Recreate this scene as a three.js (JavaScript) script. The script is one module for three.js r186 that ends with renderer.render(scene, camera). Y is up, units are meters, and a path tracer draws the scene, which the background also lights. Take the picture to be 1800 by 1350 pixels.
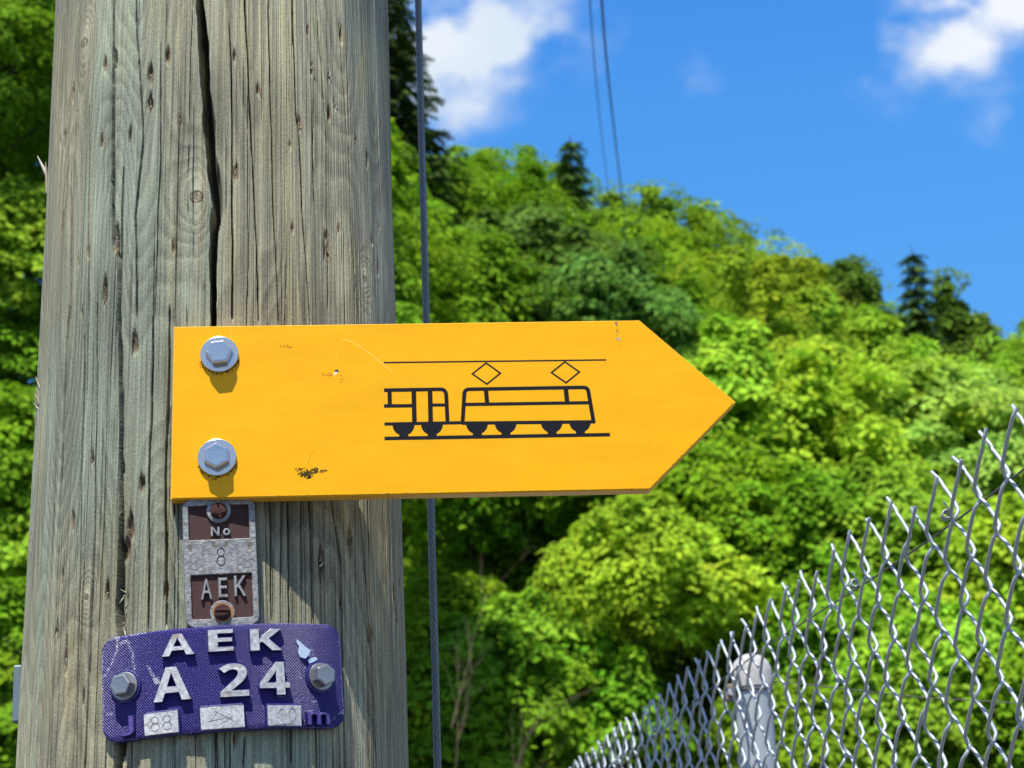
import * as THREE from 'three';
import { mergeGeometries, mergeVertices } from 'three/addons/utils/BufferGeometryUtils.js';
import { FontLoader } from 'three/addons/loaders/FontLoader.js';
import { TextGeometry } from 'three/addons/geometries/TextGeometry.js';
import { Brush, Evaluator, SUBTRACTION } from 'three-bvh-csg';

// ---------------------------------------------------------------- camera, sky, sun, exposure
const scene = new THREE.Scene();
const camera = new THREE.PerspectiveCamera(22.46, 4 / 3, 0.05, 400);
camera.position.set(0, 1.55, 0);
camera.rotation.order = 'YXZ';
camera.rotation.x = THREE.MathUtils.degToRad(18.664);
camera.rotation.z = THREE.MathUtils.degToRad(-2.297);
camera.focus = 1.15;
camera.userData.fStop = 22;
camera.updateMatrixWorld();

const renderer = new THREE.WebGLRenderer({ antialias: true });
renderer.setSize(1024, 768);
renderer.toneMapping = THREE.LinearToneMapping;
renderer.toneMappingExposure = 1.44;
renderer.shadowMap.enabled = true;

const sunDirection = new THREE.Vector3(-0.1324, 0.9135, 0.3845).normalize();
const sun = new THREE.DirectionalLight(new THREE.Color(1, 0.955, 0.87), 5);
sun.name = 'sun';
sun.position.copy(sunDirection).multiplyScalar(60);
sun.castShadow = true;
sun.shadow.camera.left = sun.shadow.camera.bottom = -30;
sun.shadow.camera.right = sun.shadow.camera.top = 30;
sun.shadow.camera.far = 150;
sun.shadow.mapSize.set(4096, 4096);
scene.add(sun, sun.target);

// ---------------------------------------------------------------- noise
function rng(seed) {
  let a = seed >>> 0;
  return () => { a = (a + 0x6D2B79F5) | 0; let t = Math.imul(a ^ (a >>> 15), 1 | a); t = (t + Math.imul(t ^ (t >>> 7), 61 | t)) ^ t; return ((t ^ (t >>> 14)) >>> 0) / 4294967296; };
}
const PERM = new Uint8Array(512), VAL = new Float32Array(256);
{ const r = rng(11); const p = [...Array(256).keys()]; for (let i = 255; i > 0; i--) { const j = Math.floor(r() * (i + 1)); [p[i], p[j]] = [p[j], p[i]]; } for (let i = 0; i < 512; i++) PERM[i] = p[i & 255]; for (let i = 0; i < 256; i++) VAL[i] = r() * 2 - 1; }
const fade = (t) => t * t * (3 - 2 * t);
function n2(x, y) {
  const xi = Math.floor(x), yi = Math.floor(y), u = fade(x - xi), v = fade(y - yi), X = xi & 255, Y = yi & 255;
  const a = PERM[X] + Y, b = PERM[X + 1] + Y;
  const p = VAL[PERM[a & 511]], q = VAL[PERM[b & 511]], r = VAL[PERM[(a + 1) & 511]], s = VAL[PERM[(b + 1) & 511]];
  return (p + (q - p) * u) * (1 - v) + (r + (s - r) * u) * v;
}
function n3(x, y, z) {
  const zi = Math.floor(z), w = fade(z - zi);
  const a = n2(x + zi * 37.17, y + zi * 17.31), b = n2(x + (zi + 1) * 37.17, y + (zi + 1) * 17.31);
  return a + (b - a) * w;
}
function fbm3(x, y, z, o) { let s = 0, a = 0.5; for (let i = 0; i < o; i++) { s += a * n3(x, y, z); x = x * 2.03 + 5.1; y = y * 2.03 + 1.7; z = z * 2.03 + 9.2; a *= 0.5; } return s; }
const clamp = (x, a, b) => x < a ? a : x > b ? b : x;
const step = (a, b, x) => { const t = clamp((x - a) / (b - a), 0, 1); return t * t * (3 - 2 * t); };
const lin = (c) => c <= 0.04045 ? c / 12.92 : ((c + 0.055) / 1.055) ** 2.4;

// ---------------------------------------------------------------- sky: blue air with fair-weather clouds
{
  const W = 4096, H = 2048, data = new Float32Array(W * H * 4), K = 1.44;
  const low = [0.092, 0.385, 0.93].map((v) => v / K), high = [0.030, 0.200, 0.74].map((v) => v / K), horizon = [0.42, 0.62, 0.92].map((v) => v / K), white = [0.98, 1.0, 1.02].map((v) => v / K);
  // cumulus of this afternoon: direction and angular radius; the same kind of cloud goes on all round the sky
  const puffs = [[-0.0225, 0.4693, -0.8828, 0.030, 1.0], [-0.006, 0.4740, -0.8800, 0.024, 1.0], [0.018, 0.4960, -0.8690, 0.030, 0.62], [0.036, 0.4920, -0.8700, 0.018, 0.5], [0.002, 0.4860, -0.8740, 0.022, 0.6], [-0.0444, 0.4980, -0.8660, 0.034, 1.0], [-0.034, 0.4500, -0.8920, 0.022, 0.5], [-0.062, 0.465, -0.883, 0.034, 0.9],
    [0.2297, 0.4715, -0.8520, 0.031, 1.1], [0.2560, 0.4770, -0.8410, 0.036, 1.15], [0.2030, 0.4640, -0.8630, 0.024, 0.66], [0.2200, 0.4560, -0.8630, 0.017, 0.5], [0.1044, 0.4573, -0.8832, 0.014, 0.30], [0.1124, 0.4336, -0.8941, 0.014, 0.24], [0.2482, 0.4253, -0.8704, 0.012, 0.3]];
  const r = rng(5);
  for (let i = 0; i < 260; i++) {
    const az = r() * Math.PI * 2, el = 0.15 + 1.35 * r() * r() + 0.1, n = 3 + Math.floor(r() * 4), big = 0.03 + r() * 0.05;
    const d = new THREE.Vector3(Math.cos(el) * Math.sin(az), Math.sin(el), -Math.cos(el) * Math.cos(az));
    const off = Math.atan2(d.x, -d.z);
    if (d.z < 0 && Math.abs(off) < 0.36 && el < 0.62) continue;       // this part of the sky is laid out above
    for (let k = 0; k < n; k++) puffs.push([d.x + (r() - 0.5) * big * 2.5, d.y + (r() - 0.5) * big, d.z + (r() - 0.5) * big * 2.5, big * (0.5 + r() * 0.6), 0.5 + r() * 0.7]);
  }
  const field = new Float32Array(W * H);
  for (const [x, y, z, rad, str] of puffs) {
    const l = Math.hypot(x, y, z), dx = x / l, dy = y / l, dz = z / l, el = Math.asin(dy), az = Math.atan2(dz, dx);
    const reach = rad * 2.4, j0 = Math.max(H / 2, Math.floor(((el - reach) / Math.PI + 0.5) * H)), j1 = Math.min(H - 1, Math.ceil(((el + reach) / Math.PI + 0.5) * H));
    for (let j = j0; j <= j1; j++) {
      const e = ((j + 0.5) / H - 0.5) * Math.PI, half = Math.min(Math.PI, reach / Math.max(0.02, Math.cos(e)) * 1.1), ce = Math.cos(e), se = Math.sin(e);
      const i0 = Math.floor(((az - half) / (2 * Math.PI) + 0.5) * W), i1 = Math.ceil(((az + half) / (2 * Math.PI) + 0.5) * W);
      for (let i = i0; i <= i1; i++) {
        const a = ((i + 0.5) / W - 0.5) * 2 * Math.PI, c = Math.cos(a) * ce * dx + se * dy + Math.sin(a) * ce * dz, q = 2 * (1 - c) / (rad * rad);
        if (q < 6) field[j * W + ((i % W) + W) % W] += 0.86 * str * Math.exp(-q * 1.25);
      }
    }
  }
  for (let j = 0; j < H; j++) {
    const e = ((j + 0.5) / H - 0.5) * Math.PI, se = Math.sin(e), ce = Math.cos(e);
    const up = step(0.36, 0.98, se), hz = Math.exp(-Math.max(se, 0) * 9);
    const base = [0, 1, 2].map((k) => { const v = low[k] + (high[k] - low[k]) * step(0.30, 0.62, se) * 0.75 + (high[k] - low[k]) * 0.25 * up; return v + (horizon[k] - v) * hz; });
    for (let i = 0; i < W; i++) {
      const o = (j * W + i) * 4, f = field[j * W + i];
      let c = 0;
      if (f > 0.02) {
        const a = ((i + 0.5) / W - 0.5) * 2 * Math.PI, x = Math.cos(a) * ce, z = Math.sin(a) * ce;
        const t = fbm3(x * 42, se * 55, z * 42 + 7, 5);
        c = step(0.05, 1.55, f * (1 + 1.1 * t) + t * 0.45);
      }
      const grey = c > 0 ? 0.80 + 0.2 * step(-0.25, 0.3, fbm3(i / 60, j / 45, 3, 3)) : 1;
      for (let k = 0; k < 3; k++) data[o + k] = base[k] + (white[k] * (grey + (1 - grey) * 0.35 * k) - base[k]) * c * 0.92;
      data[o + 3] = 1;
    }
  }
  const sky = new THREE.DataTexture(data, W, H, THREE.RGBAFormat, THREE.FloatType);
  sky.mapping = THREE.EquirectangularReflectionMapping;
  sky.colorSpace = THREE.LinearSRGBColorSpace;
  sky.magFilter = sky.minFilter = THREE.LinearFilter;
  sky.needsUpdate = true;
  scene.background = sky;
  scene.environment = sky;
}
console.log('sky done');

// ---------------------------------------------------------------- helpers
const names = {};
function numbered(n) { const k = names[n] = (names[n] ?? -1) + 1; return k ? n + '_' + String(k).padStart(3, '0') : n; }
function tag(o, label, category, group) { o.userData.label = label; o.userData.category = category; if (group) o.userData.group = group; return o; }
function thing(name, label, category, group) { const g = new THREE.Group(); g.name = numbered(name); tag(g, label, category, group); scene.add(g); return g; }
function part(name, geo, mat, parent) { const m = new THREE.Mesh(geo, mat); m.name = name; m.castShadow = m.receiveShadow = true; parent.add(m); return m; }
const rgb = (r, g, b) => new THREE.Color().setRGB(r, g, b);
function dataTex(W, H, fn, srgb) {
  const d = new Uint8Array(W * H * 4);
  for (let j = 0; j < H; j++) for (let i = 0; i < W; i++) { const c = fn(i, j), o = (j * W + i) * 4; d[o] = clamp(c[0], 0, 255); d[o + 1] = clamp(c[1], 0, 255); d[o + 2] = clamp(c[2], 0, 255); d[o + 3] = 255; }
  const t = new THREE.DataTexture(d, W, H); t.magFilter = THREE.LinearFilter; t.minFilter = THREE.LinearFilter; t.wrapS = t.wrapT = THREE.MirroredRepeatWrapping; if (srgb) t.colorSpace = THREE.SRGBColorSpace; t.needsUpdate = true; return t;
}
// tapered tube through points; radii per point
function tube(points, radii, sides = 6, closed = true) {
  const n = points.length, pos = [], idx = [], uv = [];
  const T = new THREE.Vector3(), N = new THREE.Vector3(0, 0, 1), B = new THREE.Vector3(); let run = 0;
  for (let i = 0; i < n; i++) {
    T.copy(points[Math.min(i + 1, n - 1)]).sub(points[Math.max(i - 1, 0)]).normalize();
    if (i === 0) { N.set(0, 0, 1); if (Math.abs(T.z) > 0.9) N.set(1, 0, 0); } else run += points[i].distanceTo(points[i - 1]);
    N.addScaledVector(T, -N.dot(T)).normalize(); B.crossVectors(T, N);
    for (let k = 0; k < sides; k++) { const a = k / sides * Math.PI * 2, c = Math.cos(a) * radii[i], s = Math.sin(a) * radii[i]; pos.push(points[i].x + N.x * c + B.x * s, points[i].y + N.y * c + B.y * s, points[i].z + N.z * c + B.z * s); uv.push(k / sides, run); }
  }
  for (let i = 0; i < n - 1; i++) for (let k = 0; k < sides; k++) { const a = i * sides + k, b = i * sides + (k + 1) % sides; idx.push(a, b, a + sides, b, b + sides, a + sides); }
  if (closed) for (const [e, f] of [[0, 1], [n - 1, 0]]) { const c = pos.length / 3; pos.push(points[e].x, points[e].y, points[e].z); uv.push(0, 0); for (let k = 0; k < sides; k++) { const a = e * sides + k, b = e * sides + (k + 1) % sides; f ? idx.push(c, b, a) : idx.push(c, a, b); } }
  const g = new THREE.BufferGeometry(); g.setAttribute('position', new THREE.Float32BufferAttribute(pos, 3)); g.setAttribute('uv', new THREE.Float32BufferAttribute(uv, 2)); g.setIndex(idx); g.computeVertexNormals(); return g;
}
const V = (x, y, z) => new THREE.Vector3(x, y, z);

// ---------------------------------------------------------------- ground and hillside
const slopeAt = (x, z) => { const d = -z - 7; const rise = d <= 0 ? 0 : d < 3 ? d * d * 0.0633 : (d - 1.5) * 0.38; return (d > 45 ? 16.5 + (d - 45) * 0.05 : rise) + (d > 0 ? Math.min(1, d / 6) * 0.35 * n2(x * 0.3, z * 0.3) : 0); };
{
  const geo = new THREE.PlaneGeometry(400, 400, 200, 200); geo.rotateX(-Math.PI / 2);
  const p = geo.attributes.position; for (let i = 0; i < p.count; i++) p.setY(i, slopeAt(p.getX(i), p.getZ(i)));
  geo.computeVertexNormals();
  const u = geo.attributes.uv; for (let i = 0; i < u.count; i++) u.setXY(i, p.getX(i) / 4, p.getZ(i) / 4);
  const map = dataTex(512, 512, (i, j) => { const v = n2(i / 3, j / 3) * 20 + n2(i / 17, j / 17) * 22 + n2(i / 71, j / 71) * 18; return [84 + v, 82 + v, 74 + v * 0.9]; }, true);
  const bmap = dataTex(512, 512, (i, j) => { const v = 128 + n2(i / 4, j / 4) * 90; return [v, v, v]; });
  const gravel = new THREE.MeshStandardMaterial({ map, bumpMap: bmap, bumpScale: 0.02, roughness: 0.95 });
  const ground = new THREE.Mesh(geo, gravel); ground.name = 'ground'; ground.userData.kind = 'structure'; ground.receiveShadow = true; scene.add(ground);
  // leaf litter on the wooded slope
  const geo2 = new THREE.PlaneGeometry(140, 70, 140, 90); geo2.rotateX(-Math.PI / 2); geo2.translate(0, 0, -43.5);
  const p2 = geo2.attributes.position; for (let i = 0; i < p2.count; i++) p2.setY(i, slopeAt(p2.getX(i), p2.getZ(i)) + 0.05 + 0.05 * n2(p2.getX(i), p2.getZ(i)));
  geo2.computeVertexNormals();
  const u2 = geo2.attributes.uv; for (let i = 0; i < u2.count; i++) u2.setXY(i, p2.getX(i) / 3, p2.getZ(i) / 3);
  const litter = dataTex(512, 512, (i, j) => { const v = n2(i / 4, j / 4) * 16 + n2(i / 23, j / 23) * 16, g = n2(i / 50 + 9, j / 50) * 14; return [58 + v - g, 52 + v + g, 32 + v * 0.7]; }, true);
  const hill = new THREE.Mesh(geo2, new THREE.MeshStandardMaterial({ map: litter, roughness: 1 })); hill.name = 'hillside'; hill.userData.kind = 'structure'; hill.receiveShadow = true; scene.add(hill);
}

// ---------------------------------------------------------------- utility pole
const POLE = { x: -0.18870, z: -1.18627 };
const poleR = (h) => 0.118 - (h - 1.712) * 0.0092;
const onPole = (theta, h, out = 0) => V(POLE.x + Math.sin(theta) * (poleR(h) + out), h, POLE.z + Math.cos(theta) * (poleR(h) + out));
const KNOTS = [[0.0186, 2.0399, 4.2], [-0.7406, 2.1649, 3.4], [1.027, 2.0041, 1.95], [-0.5345, 1.7981, 1.7]];
const PITS = [[-0.2492, 2.1263, 1.3, 5.17], [-0.153, 2.1386, 1.14, 4.83], [0.7458, 2.0176, 1.62, 8.28], [0.5809, 2.0964, 1.14, 3.79], [0.2257, 2.0573, 1.3, 4.48], [0.346, 2.1151, 1.3, 3.1], [-0.4265, 2.0183, 1.79, 7.24], [-0.489, 1.9864, 1.46, 7.24], [-0.0968, 2.0089, 0.97, 3.79], [-0.6249, 2.0165, 0.97, 3.79], [0.5362, 2.0237, 0.81, 2.76], [0.6665, 2.137, 1.14, 2.41], [0.8213, 2.1183, 0.97, 2.07], [0.9771, 2.0985, 0.97, 2.41], [0.8745, 2.1698, 0.97, 4.83], [0.6845, 1.8167, 1.46, 7.93], [0.8733, 1.8319, 1.46, 7.59], [-0.2861, 1.8361, 1.62, 6.21], [-0.2314, 1.8608, 1.14, 4.48], [-0.6553, 1.8478, 0.97, 4.48], [-0.6578, 1.7672, 0.97, 7.93], [1.1949, 2.0461, 0.81, 2.07], [1.1045, 2.0343, 0.81, 1.55], [-0.8995, 2.0459, 0.97, 6.21], [-0.0809, 2.0924, 0.81, 2.59], [-0.2443, 2.1064, 1.3, 4.48], [0.5225, 2.0811, 0.81, 1.72], [-0.4022, 1.7993, 1.14, 3.79], [-0.3168, 1.7817, 1.3, 2.41], [0.7829, 2.1371, 0.81, 1.72], [-0.9818, 2.1052, 0.81, 3.45], [0.804, 1.7931, 0.97, 2.41], [1.0071, 1.7778, 1.9, 4.2]];
{ const r = rng(61); for (let i = 0; i < 46; i++) { const k = 0.35 + 0.9 * r() * r(); PITS.push([-1.3 + r() * 2.7, 1.68 + r() * 0.56, 1.0 * k + 0.25, 4.4 * k + 0.8]); } }
// drying checks: points of angle, height, width in mm; then the depth in mm
const CHECKS = [
  [[[-0.01, 2.42, 3.5], [0.0157, 2.1753, 4.55], [0.0417, 2.1429, 5.84], [0.0574, 2.1151, 6.49], [0.0822, 2.0838, 6.82], [0.1028, 2.0607, 6.82], [0.1253, 2.0436, 6.49], [0.1322, 2.0341, 6.82], [0.1157, 2.0209, 4.55], [0.1127, 1.9931, 3.9], [0.1164, 1.9566, 3.9], [0.1182, 1.9104, 2.92], [0.1182, 1.8551, 1.3], [0.1179, 1.8314, 0]], 34],
  [[[-0.55, 2.42, 1.2], [-0.5074, 2.1861, 2.3], [-0.4763, 2.1044, 2.3], [-0.4477, 2.0264, 2.2], [-0.402, 1.9991, 2.6], [-0.3874, 1.9657, 2.4], [-0.3643, 1.915, 2.5], [-0.3381, 1.852, 3.2], [-0.332, 1.8116, 4.4], [-0.3312, 1.7884, 5.84], [-0.3077, 1.7718, 5.52], [-0.2929, 1.7112, 5.19], [-0.3071, 1.6989, 4.55], [-0.32, 1.58, 4]], 26],
  ...[[[-0.3512, 2.1811, 1.14], [-0.3368, 2.1563, 0.97], [-0.2863, 2.0994, 0.97], [-0.2801, 2.076, 0.97], [-0.3082, 2.0307, 1.14], [-0.2832, 1.9637, 0.97]], [[0.2687, 2.1763, 1.14], [0.2858, 2.1429, 0.97], [0.3064, 2.0843, 1.14], [0.3258, 2.0461, 0.97], [0.342, 1.9996, 0.97], [0.3517, 1.9615, 1.14]], [[0.4031, 2.1786, 0.97], [0.4158, 2.1119, 0.97], [0.434, 2.032, 0.97], [0.4607, 1.9629, 0.81]], [[0.548, 2.1823, 1.3], [0.5675, 2.1019, 1.3], [0.5869, 2.0828, 1.62], [0.6034, 2.0275, 1.3], [0.6357, 1.9661, 0.97]], [[0.1853, 2.1593, 0.32], [0.2004, 2.1206, 0.97], [0.2095, 2.0295, 1.14], [0.2141, 1.9605, 1.14]], [[0.7023, 2.1875, 0.65], [0.7569, 2.0967, 0.81], [0.755, 1.9764, 0.65]], [[0.8624, 2.1772, 0.65], [0.9041, 2.0939, 0.65], [0.9224, 2.0134, 0.65], [0.9736, 1.9755, 0.65]], [[-0.6719, 2.1165, 0.65], [-0.6026, 1.971, 0.81], [-0.599, 1.9201, 0.65]], [[-0.8551, 2.1233, 0.65], [-0.7611, 1.976, 0.65]], [[-0.3945, 2.0632, 0.81], [-0.3901, 1.9951, 1.3], [-0.3979, 1.9659, 1.62], [-0.4036, 1.9515, 0]], [[-0.7773, 1.984, 0.97], [-0.7954, 1.9623, 1.14], [-0.7679, 1.854, 1.46], [-0.7563, 1.7856, 1.3], [-0.7394, 1.7039, 0.97]], [[-0.5394, 1.9766, 0.81], [-0.4968, 1.8479, 0.81], [-0.4912, 1.7645, 0.81], [-0.4994, 1.7008, 0.65]], [[-0.1104, 1.9686, 0.97], [-0.1068, 1.8426, 1.14], [-0.0858, 1.7763, 0.97]], [[0.5031, 1.8516, 1.3], [0.5089, 1.7765, 1.3], [0.5113, 1.6995, 0.97]], [[0.752, 1.8553, 1.14], [0.8076, 1.8135, 1.14], [0.8089, 1.6981, 1.3]], [[0.9387, 1.8591, 0.65], [1.022, 1.7495, 0.65], [1.0393, 1.7003, 0.65]], [[0.6221, 1.8518, 0.81], [0.6285, 1.7809, 0.81], [0.6424, 1.697, 0.65]], [[0.4082, 1.8493, 0.81], [0.4164, 1.7792, 0.81]], [[0.2857, 1.7132, 0.81], [0.2811, 1.696, 0.81]], [[-0.1944, 1.9623, 0.81], [-0.1913, 1.8434, 0.81], [-0.1761, 1.777, 0.65]], [[-0.6258, 1.957, 0.81], [-0.5976, 1.85, 0.81], [-0.5531, 1.7015, 0.65]]].map((c) => [c, 7]),
];
const woodMaterial = (() => {
  // texture covers theta -1.75..2.05 and 1.66..2.30 m, then mirrors on
  const W = 2048, H = 2048, R = 115, S0 = -1.75 * R, SW = 3.8 * R, Y0 = 1660, YH = 640;
  const hgt = new Uint8Array(W * H * 4), col = new Uint8Array(W * H * 4);
  for (let j = 0; j < H; j++) {
    const y = Y0 + (j + 0.5) / H * YH;
    for (let i = 0; i < W; i++) {
      const s = S0 + (i + 0.5) / W * SW;
      let v = 3.4 * n2(s / 46 + 3, y / 330) + 1.3 * n2(s / 17, y / 120 + 40) + y / 330;
      let knot = 0, bright = 0, deflect = 0;
      for (const [t, h, r] of KNOTS) {
        const dx = s - t * R, dy = y - h * 1000;
        if (Math.abs(dx) > 60 || Math.abs(dy) > 110) continue;
        const q = Math.hypot(dx / (r * 3.6), dy / (r * 7.5)), near = Math.hypot(dx, dy) / r;
        v += 2.6 * Math.exp(-q * q * 1.1);
        deflect += dx * Math.exp(-q * q * 1.5) * 0.4;
        if (near < 1) knot = Math.max(knot, 1 - near * 0.4);
        bright += 0.5 * Math.exp(-((dx / (r * 1.1)) ** 2) - ((dy + r * 2.2 * (dy > 0 ? -1 : 1)) / (r * 2.2)) ** 2);
      }
      const sf = s - deflect;
      const fine = n2(sf / 0.42, y / 46), mid = n2(sf / 1.3 + 50, y / 95), wide = n2(sf / 4.5 + 80, y / 170), speck = n2(s / 0.5, y / 0.7);
      const f = v * 2.1 + mid * 0.10 - Math.floor(v * 2.1 + mid * 0.10);
      const ring = f < 0.78 ? f / 0.78 : (1 - f) / 0.22;                  // slow earlywood, sharp latewood
      const patch = n2(s / 55 + 11, y / 190 + 3), green = step(-0.25, 0.65, patch + 0.5 * wide + (s < -95 ? 0.35 : 0) + (s > 105 ? 0.35 : 0));
      let tone = 1 + 0.17 * (ring - 0.5) + 0.12 * fine + 0.085 * mid + 0.07 * wide + 0.11 * speck - 0.16 * step(0.45, 0.75, n2(sf / 0.75 + 200, y / 140)) + 0.10 * n2(s / 30, y / 60 + 70) + 0.10 * n2(s / 70 + 5, y / 240 + 20) + bright * 0.45;
      let r = 153 - 14 * green, g = 149 - 3 * green, b = 123 + 3 * green;
      const tan = step(0.15, 0.8, n2(s / 12 + 31, y / 80) + 0.4 * mid); r += 5 * tan; g += 2 * tan; b -= 5 * tan;
      if (knot > 0) { const kr = 0.86 + 0.10 * Math.sin(knot * 26 + 2 * n2(s / 2, y / 2)) + 0.2 * n2(s / 1.1, y / 1.1) - (knot < 0.68 ? 0.28 : 0); tone *= kr; r -= 4; g -= 12; b -= 16; }
      let pit = 0;
      for (const [t, h, pw, ph] of PITS) { const dx = (s - t * R) / (pw * 1.5), dy = (y - h * 1000) / (ph * 1.35); if (Math.abs(dx) > 2 || Math.abs(dy) > 2) continue; const q = dx * dx + dy * dy + 0.5 * n2(s / 0.8, y / 2.5); if (q < 1) pit = Math.max(pit, 1 - q * 0.5); }
      if (pit > 0) { r += (118 - r) * pit * 0.8; g += (96 - g) * pit * 0.8; b += (70 - b) * pit * 0.8; tone *= 1 + 0.25 * fine * pit; }
      const o = (j * W + i) * 4;
      col[o] = clamp(r * tone, 0, 255); col[o + 1] = clamp(g * tone, 0, 255); col[o + 2] = clamp(b * tone, 0, 255); col[o + 3] = 255;
      const hh = clamp(128 + 46 * fine + 34 * mid + 26 * (ring - 0.5) + 10 * speck - (knot > 0 ? 20 : 0), 0, 255); hgt[o] = hgt[o + 1] = hgt[o + 2] = hh; hgt[o + 3] = 255;
    }
  }
  const mk = (d, srgb) => { const t = new THREE.DataTexture(d, W, H); t.magFilter = t.minFilter = THREE.LinearFilter; t.wrapS = t.wrapT = THREE.MirroredRepeatWrapping; if (srgb) t.colorSpace = THREE.SRGBColorSpace; t.needsUpdate = true; return t; };
  return new THREE.MeshStandardMaterial({ name: 'weathered wood', map: mk(col, true), bumpMap: mk(hgt), bumpScale: 0.0012, roughness: 0.85 });
})();
console.log('wood done');
const poleUV = (theta, h) => [(theta + 1.75) / 3.8, (h - 1.66) / 0.64];
function poleSection(t0, t1, cols, h0, h1, rows, depthOf) {
  const pos = new Float32Array((cols + 1) * (rows + 1) * 3), uv = new Float32Array((cols + 1) * (rows + 1) * 2), idx = new Uint32Array(cols * rows * 6);
  for (let j = 0, o = 0; j <= rows; j++) { const h = h0 + (h1 - h0) * j / rows; for (let i = 0; i <= cols; i++, o++) { const t = t0 + (t1 - t0) * i / cols, r = poleR(h) - (depthOf ? depthOf[o] : 0); pos[o * 3] = Math.sin(t) * r; pos[o * 3 + 1] = h; pos[o * 3 + 2] = Math.cos(t) * r; const q = poleUV(t, h); uv[o * 2] = q[0]; uv[o * 2 + 1] = q[1]; } }
  let k = 0; for (let j = 0; j < rows; j++) for (let i = 0; i < cols; i++) { const a = j * (cols + 1) + i, b = a + 1, c = a + cols + 1, d = c + 1; idx[k++] = a; idx[k++] = b; idx[k++] = c; idx[k++] = b; idx[k++] = d; idx[k++] = c; }
  const g = new THREE.BufferGeometry(); g.setAttribute('position', new THREE.BufferAttribute(pos, 3)); g.setAttribute('uv', new THREE.BufferAttribute(uv, 2)); g.setIndex(new THREE.BufferAttribute(idx, 1)); g.computeVertexNormals(); return g;
}
const pole = thing('utility_pole', 'weathered grey green wooden pole with long vertical cracks carrying the yellow sign', 'pole');
pole.position.set(POLE.x, 0, POLE.z);
{
  const t0 = -1.75, t1 = 2.05, cols = 1500, h0 = 1.6, h1 = 2.4, rows = 260, depth = new Float32Array((cols + 1) * (rows + 1));
  const r = rng(77), checks = [...CHECKS];
  for (let i = 0; i < 340; i++) {                                       // hairline checks
    const t = t0 + (t1 - t0) * ((i + r()) / 340), len = 0.04 + 0.36 * r() * r(), top = h0 + r() * (h1 - h0 + 0.3), w = 0.32 + 0.55 * r() * r(), lean = (r() - 0.35) * 0.10;
    const pts = []; for (let k = 0; k <= 6; k++) { const h = top - len * k / 6; pts.push([t - lean * (h - 2) + 0.012 * n2(i * 7.3, h * 14), h, w * Math.sin(Math.PI * (0.08 + 0.84 * k / 6))]); }
    checks.push([pts, 2.6 + 3.2 * r()]);
  }
  const dT = (t1 - t0) / cols, mm = 1000;
  for (let j = 0; j <= rows; j++) {
    const h = h0 + (h1 - h0) * j / rows;
    for (let i = 0; i <= cols; i++) { const t = t0 + dT * i; depth[j * (cols + 1) + i] = -(0.0016 * n2(t * 3.1, h * 2.5) + 0.0007 * n2(t * 11, h * 5) + 0.00016 * n2(t * 190, h * 9)); }
    for (const [t, hk, rk] of KNOTS) { const dh = (h - hk) * mm / (rk * 3.4); if (Math.abs(dh) < 2.5) for (let i = 0; i <= cols; i++) { const a = (t0 + dT * i - t) * 115 / (rk * 2.2), q = a * a + dh * dh; if (q < 6) depth[j * (cols + 1) + i] -= 0.00035 * rk * Math.exp(-q) * 0.6; } }
    for (const [t, hp, pw0, ph0] of PITS) {
      const pw = pw0 * 1.45, ph = ph0 * 1.3, dy = (h * mm - hp * mm) / ph; if (Math.abs(dy) > 1.3) continue;
      for (let i = Math.max(0, Math.floor((t - pw * 2.2 / 115 - t0) / dT)); i <= Math.min(cols, (t + pw * 2.2 / 115 - t0) / dT); i++) {
        const s = (t0 + dT * i) * 115, dx = (s - t * 115) / (pw * (1 - 0.35 * dy)), q = dx * dx + dy * dy + 0.55 * n2(s / 0.7, h * mm / 2.2);
        if (q < 1) depth[j * (cols + 1) + i] = Math.max(depth[j * (cols + 1) + i], (0.0016 + 0.0022 * (0.5 + 0.5 * n2(s / 0.55, h * 160))) * (1 - q * q));
        else if (q < 1.5) depth[j * (cols + 1) + i] -= 0.0004 * (0.5 + 0.5 * n2(s / 0.6, h * 300));
      }
    }
    for (const [pts, d] of checks) {
      let k = 0; while (k < pts.length - 1 && !(h <= pts[k][1] && h >= pts[k + 1][1])) k++;
      if (k >= pts.length - 1) continue;
      const f = (pts[k][1] - h) / (pts[k][1] - pts[k + 1][1]), t = pts[k][0] + (pts[k + 1][0] - pts[k][0]) * f + (d > 5 ? 0.0016 * n2(h * 130, d) + 0.003 * n2(h * 31, d) : 0), w = (pts[k][2] + (pts[k + 1][2] - pts[k][2]) * f) * (1 + 0.25 * n2(h * 90, d * 3 + t * 40));
      if (w <= 0.02) continue;
      const half = Math.max(w / 2, 0.15), dd = d * Math.min(1, w / 0.5 + 0.2);
      const i0 = Math.ceil((t - half / 115 - t0) / dT), i1 = Math.floor((t + half / 115 - t0) / dT);
      for (let i = Math.max(0, i0); i <= Math.min(cols, i1); i++) { const x = Math.abs((t0 + dT * i - t) * 115) / half, o = j * (cols + 1) + i; depth[o] = Math.max(depth[o], dd / mm * Math.pow(Math.max(0, 1 - x), 0.35)); }
    }
  }
  const shaft = mergeGeometries([
    poleSection(t0, t1, cols, h0, h1, rows, depth), poleSection(t1, t0 + Math.PI * 2, 40, h0, h1, 8),
    poleSection(t0, t0 + Math.PI * 2, 90, -0.05, h0, 20), poleSection(t0, t0 + Math.PI * 2, 90, h1, 7.6, 40),
    (() => { const g = new THREE.CircleGeometry(poleR(7.6), 48); g.rotateX(-Math.PI / 2); g.translate(0, 7.6, 0); return g; })(),
  ]);
  part('shaft', shaft, woodMaterial, pole);
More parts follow.
